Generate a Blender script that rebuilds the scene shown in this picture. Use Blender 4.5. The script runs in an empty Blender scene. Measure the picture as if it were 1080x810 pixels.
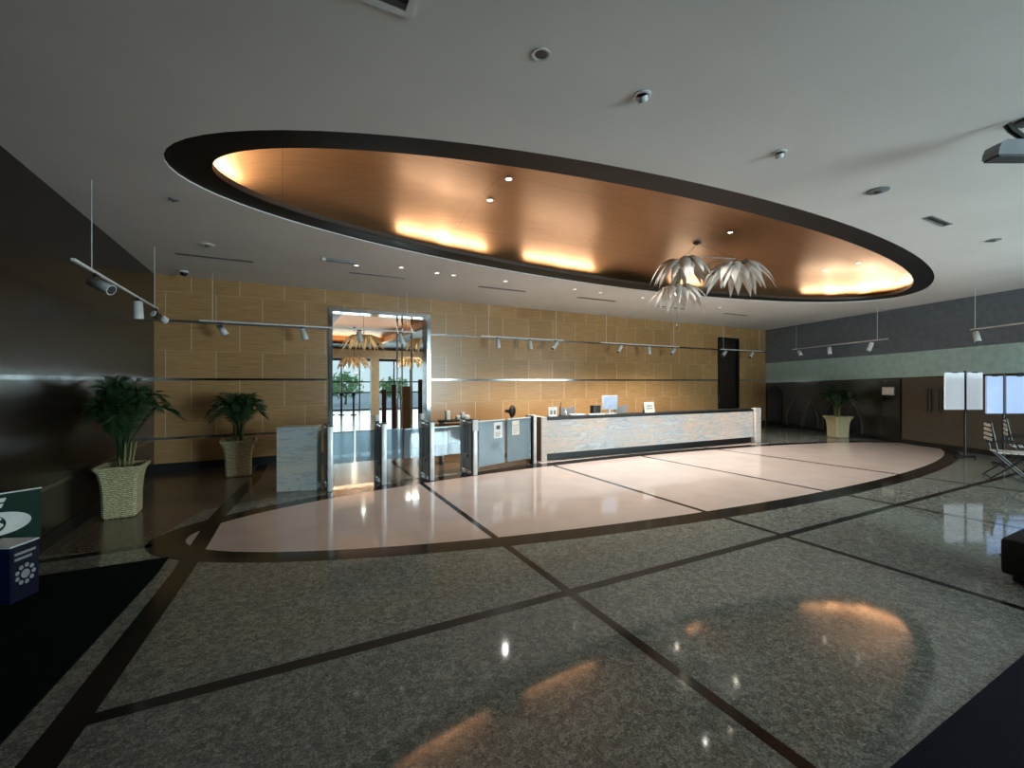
# tuning: powers in watts, chandelier hang points in metres
P_FRONT, P_RIGHT, P_HALL, P_HCOVE, SKY, EXPO = 900, 220, 240, 34, .7, 1.0
COVE = ((179, .5, 8), (173, .8, 8), (165, .6, 3), (126, .9, 3.8), (119, .9, 3.8), (104, .8, 3.2), (97, .9, 3.8), (71, .9, 3.8), (29, .8, 2.8), (18, .8, 3.4), (5, .5, 2.4), (-10, .5, 3))
DOWN_B, DOWN_C, P_PEND = 56, 165, 8
CH_A, CH_B, CH_C = (6.57, 5.703, 4.014) , (7.149, 5.061, 3.878) , (6.7, 5.973, 3.5)
import bpy, bmesh, math, random
from mathutils import Vector, Matrix
random.seed(7)
PI = math.pi
S = bpy.context.scene
COL = S.collection

# ------------------------------------------------------------------ materials
def lin(r, g, b):
    f = lambda c: (c/255/12.92) if c/255 <= 0.04045 else ((c/255+0.055)/1.055)**2.4
    return (f(r), f(g), f(b), 1)

def new_mat(name):
    m = bpy.data.materials.new(name); m.use_nodes = True
    nt = m.node_tree
    return m, nt, nt.nodes['Principled BSDF'], nt.nodes, nt.links

def noise_mat(name, c1, c2, scale=8.0, rough=0.5, metal=0.0, detail=4.0, bump=0.0, stretch=(1, 1, 1),
              contrast=(0.35, 0.65), spec=0.5, coat=0.0, trans=0.0, emit=0.0, alpha=1.0):
    m, nt, b, N, L = new_mat(name)
    tc = N.new('ShaderNodeTexCoord'); mp = N.new('ShaderNodeMapping'); mp.inputs['Scale'].default_value = stretch
    nz = N.new('ShaderNodeTexNoise'); nz.inputs['Scale'].default_value = scale; nz.inputs['Detail'].default_value = detail
    rp = N.new('ShaderNodeValToRGB')
    rp.color_ramp.elements[0].position, rp.color_ramp.elements[1].position = contrast
    rp.color_ramp.elements[0].color, rp.color_ramp.elements[1].color = lin(*c1), lin(*c2)
    L.new(tc.outputs['Object'], mp.inputs['Vector']); L.new(mp.outputs['Vector'], nz.inputs['Vector'])
    L.new(nz.outputs['Fac'], rp.inputs['Fac']); L.new(rp.outputs['Color'], b.inputs['Base Color'])
    b.inputs['Roughness'].default_value = rough; b.inputs['Metallic'].default_value = metal
    b.inputs['Specular IOR Level'].default_value = spec; b.inputs['Coat Weight'].default_value = coat
    b.inputs['Transmission Weight'].default_value = trans
    if emit:
        L.new(rp.outputs['Color'], b.inputs['Emission Color']); b.inputs['Emission Strength'].default_value = emit
    if bump:
        bp = N.new('ShaderNodeBump'); bp.inputs['Strength'].default_value = bump; bp.inputs['Distance'].default_value = 0.01
        L.new(nz.outputs['Fac'], bp.inputs['Height']); L.new(bp.outputs['Normal'], b.inputs['Normal'])
    b.inputs['Alpha'].default_value = alpha
    return m

M = {}
def flat(k, c, rough=0.5, metal=0.0, **kw):
    d = tuple(max(0, int(v*0.93)) for v in c)
    M[k] = noise_mat(k, d, c, rough=rough, metal=metal, **kw); return M[k]

# granite of the floor: coarse grey green flakes
def granite():
    m, nt, b, N, L = new_mat('grey_granite')
    tc = N.new('ShaderNodeTexCoord')
    v = N.new('ShaderNodeTexVoronoi'); v.inputs['Scale'].default_value = 46; v.inputs['Randomness'].default_value = 1
    n0 = N.new('ShaderNodeTexNoise'); n0.inputs['Scale'].default_value = 14; n0.inputs['Detail'].default_value = 6; n0.inputs['Roughness'].default_value = .7
    mx = N.new('ShaderNodeMix'); mx.data_type = 'VECTOR'; mx.inputs['Factor'].default_value = 0.12
    L.new(tc.outputs['Object'], mx.inputs[4]); L.new(n0.outputs['Color'], mx.inputs[5]); L.new(mx.outputs[1], v.inputs['Vector'])
    L.new(tc.outputs['Object'], n0.inputs['Vector'])
    rp = N.new('ShaderNodeValToRGB'); e = rp.color_ramp.elements
    e[0].position, e[0].color = 0.0, lin(62, 64, 60); e[1].position, e[1].color = 1.0, lin(164, 167, 158)
    k = e.new(.5); k.color = lin(112, 114, 107)
    sp = N.new('ShaderNodeSeparateColor'); L.new(v.outputs['Color'], sp.inputs['Color'])
    n1 = N.new('ShaderNodeTexNoise'); n1.inputs['Scale'].default_value = 85; n1.inputs['Detail'].default_value = 5
    L.new(tc.outputs['Object'], n1.inputs['Vector'])
    ad = N.new('ShaderNodeMath'); ad.operation = 'MULTIPLY_ADD'; ad.inputs[1].default_value = .45; 
    L.new(sp.outputs['Red'], ad.inputs[0])
    m2 = N.new('ShaderNodeMath'); m2.operation = 'MULTIPLY_ADD'; m2.inputs[1].default_value = 1.5; m2.inputs[2].default_value = -.48
    L.new(n1.outputs['Fac'], m2.inputs[0]); L.new(m2.outputs[0], ad.inputs[2]); L.new(ad.outputs[0], rp.inputs['Fac'])
    # fine slab joints
    br = N.new('ShaderNodeTexBrick'); br.offset = 0; br.inputs['Scale'].default_value = 1
    br.inputs['Brick Width'].default_value = .955; br.inputs['Row Height'].default_value = .96; br.inputs['Mortar Size'].default_value = .0025
    br.inputs['Color1'].default_value = (1, 1, 1, 1); br.inputs['Color2'].default_value = (.93, .93, .93, 1); br.inputs['Mortar'].default_value = (.72, .72, .72, 1)
    L.new(tc.outputs['Object'], br.inputs['Vector'])
    mu = N.new('ShaderNodeMix'); mu.data_type = 'RGBA'; mu.blend_type = 'MULTIPLY'; mu.inputs['Factor'].default_value = 1
    L.new(rp.outputs['Color'], mu.inputs[6]); L.new(br.outputs['Color'], mu.inputs[7]); L.new(mu.outputs[2], b.inputs['Base Color'])
    b.inputs['Roughness'].default_value = .06; b.inputs['Specular IOR Level'].default_value = .55
    bp = N.new('ShaderNodeBump'); bp.inputs['Strength'].default_value = .004; bp.inputs['Distance'].default_value = .004
    L.new(n1.outputs['Fac'], bp.inputs['Height']); L.new(bp.outputs['Normal'], b.inputs['Normal'])
    return m
M['granite'] = granite()
M['cream'] = noise_mat('cream_marble', (182, 166, 157), (190, 174, 165), 2.2, .08, detail=8, spec=.55)
M['band'] = noise_mat('dark_granite_band', (24, 21, 20), (38, 34, 32), 60, .12, spec=.5)
M['brown_floor'] = noise_mat('brown_granite', (84, 72, 60), (112, 98, 84), 30, .18)
M['ceiling'] = noise_mat('ceiling_paint', (216, 215, 212), (222, 221, 218), 1.2, .85)
M['black'] = noise_mat('black_lacquer', (6, 5, 5), (10, 9, 8), 12, .5, spec=.3)
M['lip'] = noise_mat('lip_brown', (52, 40, 30), (62, 48, 37), 12, .5)

def bronze():
    m, nt, b, N, L = new_mat('brushed_bronze')
    tc = N.new('ShaderNodeTexCoord'); mp = N.new('ShaderNodeMapping'); mp.inputs['Scale'].default_value = (1, 14, 1)
    nz = N.new('ShaderNodeTexNoise'); nz.inputs['Scale'].default_value = 3; nz.inputs['Detail'].default_value = 6
    rp = N.new('ShaderNodeValToRGB'); e = rp.color_ramp.elements
    e[0].position, e[0].color = .3, lin(162, 118, 82); e[1].position, e[1].color = .7, lin(176, 130, 92)
    L.new(tc.outputs['Object'], mp.inputs['Vector']); L.new(mp.outputs['Vector'], nz.inputs['Vector']); L.new(nz.outputs['Fac'], rp.inputs['Fac'])
    # thin panel seams every few metres
    br = N.new('ShaderNodeTexBrick'); br.offset = .5; br.inputs['Scale'].default_value = 1
    br.inputs['Brick Width'].default_value = 2.4; br.inputs['Row Height'].default_value = 1.6; br.inputs['Mortar Size'].default_value = .006
    br.inputs['Color1'].default_value = (1, 1, 1, 1); br.inputs['Color2'].default_value = (.97, .97, .97, 1); br.inputs['Mortar'].default_value = (.75, .7, .66, 1)
    L.new(tc.outputs['Object'], br.inputs['Vector'])
    mu = N.new('ShaderNodeMix'); mu.data_type = 'RGBA'; mu.blend_type = 'MULTIPLY'; mu.inputs['Factor'].default_value = 1
    L.new(rp.outputs['Color'], mu.inputs[6]); L.new(br.outputs['Color'], mu.inputs[7]); L.new(mu.outputs[2], b.inputs['Base Color'])
    b.inputs['Metallic'].default_value = .55; b.inputs['Roughness'].default_value = .42
    return m
M['bronze'] = bronze()

# stone veneer wall: long panels in running bond, horizontal grain, bright joints
def wall_stone(name, g1, g2, joint, rough, jr=.25, spec=.5):
    m, nt, b, N, L = new_mat(name)
    tc = N.new('ShaderNodeTexCoord'); sx = N.new('ShaderNodeSeparateXYZ'); cb = N.new('ShaderNodeCombineXYZ')
    L.new(tc.outputs['Object'], sx.inputs[0])
    zz = N.new('ShaderNodeMath'); zz.operation = 'ADD'; zz.inputs[1].default_value = -.62 + .555*4
    xx = N.new('ShaderNodeMath'); xx.operation = 'ADD'; xx.inputs[1].default_value = 8 - 1.036 + .025 + .795*.5
    yx = N.new('ShaderNodeMath'); yx.operation = 'ADD'; L.new(sx.outputs['X'], yx.inputs[0]); L.new(sx.outputs['Y'], yx.inputs[1])
    L.new(sx.outputs['Z'], zz.inputs[0]); L.new(yx.outputs[0], xx.inputs[0]); L.new(xx.outputs[0], cb.inputs['X']); L.new(zz.outputs[0], cb.inputs['Y'])
    br = N.new('ShaderNodeTexBrick'); br.offset = .5; br.inputs['Scale'].default_value = 1
    br.inputs['Brick Width'].default_value = .795; br.inputs['Row Height'].default_value = .555; br.inputs['Mortar Size'].default_value = .005
    br.inputs['Mortar Smooth'].default_value = .1; br.inputs['Bias'].default_value = 0
    br.inputs['Color1'].default_value = (1, 1, 1, 1); br.inputs['Color2'].default_value = (.86, .85, .84, 1); br.inputs['Mortar'].default_value = (1, 1, 1, 1)
    L.new(cb.outputs[0], br.inputs['Vector'])
    mp = N.new('ShaderNodeMapping'); mp.inputs['Scale'].default_value = (1.1, 1.1, 26)
    L.new(tc.outputs['Object'], mp.inputs['Vector'])
    nz = N.new('ShaderNodeTexNoise'); nz.inputs['Scale'].default_value = 2.0; nz.inputs['Detail'].default_value = 7; nz.inputs['Roughness'].default_value = .62
    L.new(mp.outputs['Vector'], nz.inputs['Vector'])
    rp = N.new('ShaderNodeValToRGB'); e = rp.color_ramp.elements
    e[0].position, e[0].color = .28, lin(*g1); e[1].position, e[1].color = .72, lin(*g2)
    L.new(nz.outputs['Fac'], rp.inputs['Fac'])
    mu = N.new('ShaderNodeMix'); mu.data_type = 'RGBA'; mu.blend_type = 'MULTIPLY'; mu.inputs['Factor'].default_value = 1
    L.new(rp.outputs['Color'], mu.inputs[6]); L.new(br.outputs['Color'], mu.inputs[7])
    pp = N.new('ShaderNodeMath'); pp.operation = 'PINGPONG'; pp.inputs[1].default_value = .2775; L.new(zz.outputs[0], pp.inputs[0])
    gt = N.new('ShaderNodeMapRange'); gt.inputs['From Min'].default_value = .007; gt.inputs['From Max'].default_value = .009; gt.inputs['To Min'].default_value = .22
    L.new(pp.outputs[0], gt.inputs['Value'])
    ml = N.new('ShaderNodeMath'); ml.operation = 'MULTIPLY'; L.new(br.outputs['Fac'], ml.inputs[0]); L.new(gt.outputs['Result'], ml.inputs[1])
    mj = N.new('ShaderNodeMix'); mj.data_type = 'RGBA'; L.new(ml.outputs[0], mj.inputs['Factor'])
    L.new(mu.outputs[2], mj.inputs[6]); mj.inputs[7].default_value = lin(*joint); L.new(mj.outputs[2], b.inputs['Base Color'])
    mr = N.new('ShaderNodeMapRange'); mr.inputs['To Min'].default_value = rough; mr.inputs['To Max'].default_value = jr
    L.new(br.outputs['Fac'], mr.inputs['Value']); L.new(mr.outputs['Result'], b.inputs['Roughness'])
    bp = N.new('ShaderNodeBump'); bp.inputs['Strength'].default_value = .12; bp.inputs['Distance'].default_value = .003
    L.new(nz.outputs['Fac'], bp.inputs['Height']); L.new(bp.outputs['Normal'], b.inputs['Normal'])
    b.inputs['Specular IOR Level'].default_value = spec
    return m
M['wall_tan'] = wall_stone('tan_panel_wall', (152, 114, 72), (192, 151, 102), (208, 188, 158), .27)
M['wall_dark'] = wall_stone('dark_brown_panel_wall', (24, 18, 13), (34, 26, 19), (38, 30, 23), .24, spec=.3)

def veined(name, base, mid, pink, scale=1.6, rough=.15):
    m, nt, b, N, L = new_mat(name)
    tc = N.new('ShaderNodeTexCoord'); mp = N.new('ShaderNodeMapping'); mp.inputs['Scale'].default_value = (1, 1, 5.5)
    mp.inputs['Rotation'].default_value = (0, .18, 0)
    L.new(tc.outputs['Object'], mp.inputs['Vector'])
    n0 = N.new('ShaderNodeTexNoise'); n0.inputs['Scale'].default_value = scale; n0.inputs['Detail'].default_value = 9; n0.inputs['Roughness'].default_value = .62; n0.inputs['Distortion'].default_value = .9
    L.new(mp.outputs['Vector'], n0.inputs['Vector'])
    rp = N.new('ShaderNodeValToRGB'); e = rp.color_ramp.elements
    e[0].position, e[0].color = .25, lin(*base); e[1].position, e[1].color = .78, lin(*base)
    for p, c in ((.42, base), (.47, mid), (.50, base), (.56, pink), (.62, base), (.66, mid)):
        k = e.new(p); k.color = lin(*c)
    L.new(n0.outputs['Fac'], rp.inputs['Fac'])
    n1 = N.new('ShaderNodeTexNoise'); n1.inputs['Scale'].default_value = .9; n1.inputs['Detail'].default_value = 3
    L.new(tc.outputs['Object'], n1.inputs['Vector'])
    r2 = N.new('ShaderNodeValToRGB'); r2.color_ramp.elements[0].position = .42; r2.color_ramp.elements[1].position = .6
    r2.color_ramp.elements[0].color = (1, .93, .86, 1); r2.color_ramp.elements[1].color = (.86, .93, .98, 1)
    L.new(n1.outputs['Fac'], r2.inputs['Fac'])
    mu = N.new('ShaderNodeMix'); mu.data_type = 'RGBA'; mu.blend_type = 'MULTIPLY'; mu.inputs['Factor'].default_value = 1
    L.new(rp.outputs['Color'], mu.inputs[6]); L.new(r2.outputs['Color'], mu.inputs[7]); L.new(mu.outputs[2], b.inputs['Base Color'])
    b.inputs['Roughness'].default_value = rough
    return m
M['marble'] = veined('veined_marble', (228, 222, 218), (188, 188, 190), (226, 198, 182), 1.5)
M['marble_blue'] = veined('grey_blue_marble', (184, 191, 191), (154, 164, 167), (190, 188, 182), 1.6)

flat('chrome', (200, 204, 206), .12, 1.0)
flat('chrome_dark', (120, 124, 126), .2, 1.0)
flat('slatpale', (206, 196, 184), .4)
flat('alu', (228, 232, 234), .38, .3)
flat('white', (214, 214, 212), .45)
flat('offwhite', (226, 220, 206), .5)
flat('grey', (120, 124, 128), .5)
flat('grey_dark', (58, 60, 62), .5)
flat('blackm', (16, 16, 17), .4)
flat('blackf', (6, 6, 6), .8, bump=.3)
flat('navy', (24, 27, 36), .95, scale=90, bump=.6, spec=.08)
flat('greenmat', (4, 20, 16), .95, scale=90, bump=.6, spec=.08)
flat('darkwood', (44, 34, 26), .4, scale=3, stretch=(10, 10, 1))
flat('brownwood', (88, 58, 42), .4, scale=3, stretch=(2, 2, 20))
flat('brownside', (104, 80, 60), .4, scale=3, stretch=(2, 2, 20))
flat('slate', (108, 120, 132), .14, spec=.6)
flat('greenband', (180, 214, 212), .25)
flat('wallbrown', (58, 54, 46), .25)
flat('wallbrown_light', (84, 78, 66), .3)
flat('archdark', (22, 23, 24), .25)
flat('signgreen', (14, 50, 38), .6, spec=.2)
flat('signblue', (14, 24, 66), .4)
flat('signblue_dark', (12, 16, 40), .45)
flat('paper', (232, 232, 228), .7)
flat('ink', (66, 70, 76), .7)
flat('ink_light', (150, 156, 160), .7)
flat('leaf', (34, 62, 30), .45, scale=14)
flat('leaf2', (96, 150, 70), .6, scale=6)
flat('stem', (120, 112, 60), .6)
flat('soil', (34, 28, 22), .95, scale=60, bump=.8)
flat('petal', (204, 200, 192), .55, scale=20)
flat('straw', (228, 216, 188), .6, scale=20)
flat('pale_metal', (226, 228, 226), .4)
flat('spot', (228, 232, 232), .4)
flat('casing', (186, 204, 232), .35)
flat('creamcol', (206, 196, 168), .5)
flat('hallwall', (150, 130, 100), .5)
flat('trunk', (70, 54, 40), .9)
flat('pave', (176, 180, 180), .8)
M['lamp'] = noise_mat('lamp_glow', (255, 240, 214), (255, 246, 226), 5, .4, emit=6.0)
M['lamp_dim'] = noise_mat('lamp_glow_dim', (255, 244, 226), (255, 248, 236), 5, .4, emit=1.2)
M['board'] = noise_mat('white_board_added_glow', (218, 230, 240), (226, 238, 248), 1.5, .5, emit=.22)  # faint emission added to brighten the white boards in their dim corner
M['board_blue'] = noise_mat('lavender_board_added_glow', (176, 192, 234), (188, 204, 244), 1.5, .5, emit=.12)  # same added glow, weaker, on the lavender boards

def translucent(name, c, amt):
    m, nt, b, N, L = new_mat(name); out = N['Material Output']; N.remove(b)
    tc = N.new('ShaderNodeTexCoord'); nz = N.new('ShaderNodeTexNoise'); nz.inputs['Scale'].default_value = 14; L.new(tc.outputs['Object'], nz.inputs['Vector'])
    rp = N.new('ShaderNodeValToRGB'); rp.color_ramp.elements[0].color = lin(*[int(v*.92) for v in c]); rp.color_ramp.elements[1].color = lin(*c); L.new(nz.outputs['Fac'], rp.inputs['Fac'])
    d = N.new('ShaderNodeBsdfDiffuse'); t = N.new('ShaderNodeBsdfTranslucent'); mx = N.new('ShaderNodeMixShader'); mx.inputs[0].default_value = amt
    for s_ in (d, t): L.new(rp.outputs['Color'], s_.inputs['Color'])
    L.new(d.outputs[0], mx.inputs[1]); L.new(t.outputs[0], mx.inputs[2]); L.new(mx.outputs[0], out.inputs['Surface']); return m
M['petal'] = translucent('feather_white', (232, 228, 220), .42)
M['straw'] = translucent('feather_straw', (232, 220, 190), .42)

def weave():
    m, nt, b, N, L = new_mat('woven_seagrass')
    tc = N.new('ShaderNodeTexCoord')
    w1 = N.new('ShaderNodeTexWave'); w1.bands_direction = 'Z'; w1.inputs['Scale'].default_value = 14; w1.inputs['Distortion'].default_value = 5; w1.inputs['Detail'].default_value = 3
    w1.inputs['Detail Scale'].default_value = 3
    L.new(tc.outputs['Object'], w1.inputs['Vector'])
    n = N.new('ShaderNodeTexNoise'); n.inputs['Scale'].default_value = 40; n.inputs['Detail'].default_value = 4; L.new(tc.outputs['Object'], n.inputs['Vector'])
    ml = N.new('ShaderNodeMath'); ml.operation = 'MULTIPLY'; L.new(w1.outputs['Fac'], ml.inputs[0]); L.new(n.outputs['Fac'], ml.inputs[1])
    rp = N.new('ShaderNodeValToRGB'); e = rp.color_ramp.elements
    e[0].position, e[0].color = .05, lin(140, 130, 92); e[1].position, e[1].color = .5, lin(232, 222, 178)
    L.new(ml.outputs[0], rp.inputs['Fac']); L.new(rp.outputs['Color'], b.inputs['Base Color']); b.inputs['Roughness'].default_value = .8
    bp = N.new('ShaderNodeBump'); bp.inputs['Strength'].default_value = .7; bp.inputs['Distance'].default_value = .02
    L.new(ml.outputs[0], bp.inputs['Height']); L.new(bp.outputs['Normal'], b.inputs['Normal'])
    return m
M['weave'] = weave()

def glass(name, tint, frost, gloss_rough=.03, ior=1.5, diff=(200, 214, 220)):
    m, nt, b, N, L = new_mat(name)
    N.remove(b); out = N['Material Output']
    t = N.new('ShaderNodeBsdfTransparent'); t.inputs['Color'].default_value = lin(*tint)
    nz = N.new('ShaderNodeTexNoise'); nz.inputs['Scale'].default_value = 1.5
    d = N.new('ShaderNodeBsdfDiffuse'); d.inputs['Color'].default_value = lin(*diff)
    g = N.new('ShaderNodeBsdfGlossy'); g.inputs['Roughness'].default_value = gloss_rough
    fr = N.new('ShaderNodeFresnel'); fr.inputs['IOR'].default_value = ior
    mr = N.new('ShaderNodeMapRange'); mr.inputs['To Min'].default_value = frost*.85; mr.inputs['To Max'].default_value = min(1, frost*1.15)
    L.new(nz.outputs['Fac'], mr.inputs['Value'])
    m1 = N.new('ShaderNodeMixShader'); L.new(mr.outputs['Result'], m1.inputs[0]); L.new(t.outputs[0], m1.inputs[1]); L.new(d.outputs[0], m1.inputs[2])
    m2 = N.new('ShaderNodeMixShader'); L.new(fr.outputs[0], m2.inputs[0]); L.new(m1.outputs[0], m2.inputs[1]); L.new(g.outputs[0], m2.inputs[2])
    L.new(m2.outputs[0], out.inputs['Surface'])
    return m
M['glass'] = glass('clear_glass', (232, 242, 242), .04)
M['gateglass'] = glass('gate_side_glass', (206, 222, 224), .45, ior=1.4, diff=(222, 234, 240))
M['frost_leaf'] = glass('frosted_door_glass', (196, 212, 220), .5, ior=1.7, diff=(170, 196, 208))
M['frost'] = glass('frosted_gate_glass', (196, 212, 220), .26, ior=1.9, diff=(190, 208, 226))

# ------------------------------------------------------------------ geometry helpers
class MB:
    def __init__(s): s.bm = bmesh.new(); s.T = Matrix.Identity(4)
    def v(s, p): return s.bm.verts.new(s.T @ Vector(p))
    def face(s, vs):
        try: return s.bm.faces.new(vs)
        except ValueError: return None
    def box(s, x0, y0, z0, x1, y1, z1, bev=0.0):
        P = [s.v(p) for p in ((x0,y0,z0),(x1,y0,z0),(x1,y1,z0),(x0,y1,z0),(x0,y0,z1),(x1,y0,z1),(x1,y1,z1),(x0,y1,z1))]
        F = [s.face([P[i] for i in q]) for q in ((3,2,1,0),(4,5,6,7),(0,1,5,4),(1,2,6,5),(2,3,7,6),(3,0,4,7))]
        if bev:
            es = list({e for f in F for e in f.edges})
            bmesh.ops.bevel(s.bm, geom=es, offset=bev, segments=2, affect='EDGES', profile=.5)
        return s
    def cyl(s, a, b, r0, r1=None, seg=14, caps=True):
        r1 = r0 if r1 is None else r1
        a, b = Vector(a), Vector(b); d = (b-a).normalized()
        u = d.orthogonal().normalized(); w = d.cross(u)
        A = [s.v(a+(u*math.cos(2*PI*i/seg)+w*math.sin(2*PI*i/seg))*r0) for i in range(seg)]
        B = [s.v(b+(u*math.cos(2*PI*i/seg)+w*math.sin(2*PI*i/seg))*r1) for i in range(seg)]
        for i in range(seg): s.face([A[i], A[(i+1)%seg], B[(i+1)%seg], B[i]])
        if caps: s.face(A[::-1]); s.face(B)
        return s
    def tube(s, pts, r, seg=8):
        pts = [Vector(p) for p in pts]; rings = []
        for i, p in enumerate(pts):
            d = (pts[min(i+1, len(pts)-1)] - pts[max(i-1, 0)]).normalized()
            u = d.cross(Vector((0, 0, 1)))
            if u.length < 1e-3: u = d.cross(Vector((0, 1, 0)))
            u.normalize(); w = d.cross(u); rr = r[i] if isinstance(r, (list, tuple)) else r
            rings.append([s.v(p+(u*math.cos(2*PI*k/seg)+w*math.sin(2*PI*k/seg))*rr) for k in range(seg)])
        for A, B in zip(rings, rings[1:]):
            for k in range(seg): s.face([A[k], A[(k+1)%seg], B[(k+1)%seg], B[k]])
        s.face(rings[0][::-1]); s.face(rings[-1]); return s
    def lathe(s, prof, c=(0, 0, 0), seg=24):
        rings = []
        for r, z in prof:
            rings.append([s.v((c[0]+r*math.cos(2*PI*k/seg), c[1]+r*math.sin(2*PI*k/seg), c[2]+z)) for k in range(seg)])
        for A, B in zip(rings, rings[1:]):
            for k in range(seg): s.face([A[k], A[(k+1)%seg], B[(k+1)%seg], B[k]])
        s.face(rings[0][::-1]); s.face(rings[-1]); return s
    def prism(s, poly, z0, z1):
        A = [s.v((x, y, z0)) for x, y in poly]; B = [s.v((x, y, z1)) for x, y in poly]; n = len(poly)
        for i in range(n): s.face([A[i], A[(i+1)%n], B[(i+1)%n], B[i]])
        s.face(A[::-1]); s.face(B); return s
    def vprism(s, poly, y0, y1):           # polygon in the xz plane, thickness along y
        A = [s.v((x, y0, z)) for x, z in poly]; B = [s.v((x, y1, z)) for x, z in poly]; n = len(poly)
        for i in range(n): s.face([A[i], A[(i+1)%n], B[(i+1)%n], B[i]])
        s.face(A[::-1]); s.face(B); return s
    def strip(s, L, R):
        a = [s.v(p) for p in L]; b = [s.v(p) for p in R]
        for i in range(len(a)-1): s.face([a[i], b[i], b[i+1], a[i+1]])
        return s
    def build(s, name, mat, parent=None, loc=(0, 0, 0), rz=0.0, smooth=True, solid=0.0):
        bm = s.bm
        bmesh.ops.remove_doubles(bm, verts=bm.verts, dist=1e-5)
        bmesh.ops.recalc_face_normals(bm, faces=bm.faces)
        if smooth:
            for f in bm.faces: f.smooth = True
            for e in bm.edges:
                if len(e.link_faces) == 2 and e.calc_face_angle(0) > .6: e.smooth = False
        me = bpy.data.meshes.new(name); bm.to_mesh(me); bm.free()
        me.materials.append(M[mat] if isinstance(mat, str) else mat)
        o = bpy.data.objects.new(name, me); COL.objects.link(o)
        if solid:
            md = o.modifiers.new('thickness', 'SOLIDIFY'); md.thickness = solid; md.offset = 0
        o.location = loc; o.rotation_euler = (0, 0, rz)
        if parent: o.parent = parent
        return o

def tag(o, label, cat, group=None):
    o['label'] = label; o['category'] = cat
    if group: o['group'] = group
    return o
def thing(name, label, cat, loc=(0, 0, 0), rz=0.0, group=None):
    o = bpy.data.objects.new(name, None); COL.objects.link(o); o.empty_display_size = .1
    o.location = loc; o.rotation_euler = (0, 0, rz); return tag(o, label, cat, group)
def struct(o): o['kind'] = 'structure'; return o
def dup(root, label, loc, rz=0.0):
    def cp(o, par):
        c = o.copy(); COL.objects.link(c)
        if par: c.parent = par
        for ch in o.children: cp(ch, c)
        return c
    r = cp(root, None); r.location = loc; r.rotation_euler = (0, 0, rz); r['label'] = label; return r
def ellipse(cx, cy, a, b, rot, n=96):
    c, s = math.cos(rot), math.sin(rot)
    return [(cx+a*math.cos(t)*c-b*math.sin(t)*s, cy+a*math.cos(t)*s+b*math.sin(t)*c) for t in (2*PI*i/n for i in range(n))]
# ------------------------------------------------------------------ room shell
H = 3.70                                   # ceiling height
WA = math.radians(.9); WO = (-2.12, 10.34)  # the panelled back wall: origin at its left corner
RA = math.atan2(-.939, -.345); RO = (16.86, 10.63)   # the slate wall on the right, running towards us
wn = lambda s, off, z: (WO[0]+s*math.cos(WA)+off*math.sin(WA), WO[1]+s*math.sin(WA)-off*math.cos(WA), z)
rn = lambda s, off, z: (RO[0]-.345*s-.939*off, RO[1]-.939*s+.345*off, z)
PX0, PX1, PZ = 3.03, 5.30, 3.30            # portal in the back wall
DX0, DX1, DZ = 16.08, 17.30, 3.28          # dark door in the back wall
WL = 19.0

b = MB().box(-3, -8, -.3, 22, 10.9, 0); struct(b.build('floor', 'granite', smooth=False))
m = MB()
for q in ((-.3, 0, PX0, H+.1), (PX0, PZ, PX1, H+.1), (PX1, 0, DX0, H+.1), (DX0, DZ, DX1, H+.1), (DX1, 0, WL+.3, H+.1)):
    m.box(q[0], 0, q[1], q[2], .35, q[3])
struct(m.build('wall_back', 'wall_tan', loc=(*WO, 0), rz=WA, smooth=False))
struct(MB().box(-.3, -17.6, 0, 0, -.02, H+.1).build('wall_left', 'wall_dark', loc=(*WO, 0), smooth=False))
# front wall behind us with tall windows
FY = -7.0
m = MB(); m.box(-2.5, FY-.3, 0, 5.8, FY, H+.1); m.box(5.8, FY-.3, 3.2, 10.2, FY, H+.1); m.box(5.8, FY-.3, 0, 10.2, FY, .15)
struct(m.build('wall_front', 'wall_dark', smooth=False))
# right wall, local x runs towards the camera, room on local -y
m = MB(); m.box(-.3, 0, 0, 9.3, .3, H+.1); m.box(9.3, 0, 3.2, 17.0, .3, H+.1); m.box(9.3, 0, 0, 17.0, .3, .1); m.box(17.0, 0, 0, 19.2, .3, H+.1)
struct(m.build('wall_right', 'wallbrown', loc=(*RO, 0), rz=RA, smooth=False))
m = MB(); m.vprism([(0, 1.63), (6.24, 1.83), (9.3, 1.93), (9.3, 2.58), (7.88, 2.54), (5.16, 2.47), (0, 2.40)], -.025, 0)
struct(m.build('trim_1', 'greenband', loc=(*RO, 0), rz=RA, smooth=False))
m = MB(); m.vprism([(0, 2.40), (5.16, 2.47), (7.88, 2.54), (9.3, 2.58), (9.3, H), (0, H)], -.03, 0)
struct(m.build('trim_2', 'slate', loc=(*RO, 0), rz=RA, smooth=False))
def window(name, n, w, z0, z1, loc, rz):
    f = MB(); t = .05
    f.box(0, -.05, z0, w, .05, z0+.08); f.box(0, -.05, z1-.08, w, .05, z1); f.box(0, -.04, 2.25, w, .04, 2.31)
    for i in range(n+1):
        x = w*i/n; f.box(max(0, x-t/2), -.05, z0, min(w, x+t/2), .05, z1)
    o = struct(f.build(name, 'grey_dark', loc=loc, rz=rz, smooth=False))
    MB().box(.02, -.006, z0+.05, w-.02, .006, z1-.05).build('pane', 'glass', o, smooth=False)
    return o
window('window_1', 4, 4.4, .15, 3.2, (5.8, FY-.15, 0), 0)
window('window_2', 6, 7.7, .1, 3.2, rn(9.3, -.15, 0), RA)

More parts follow.
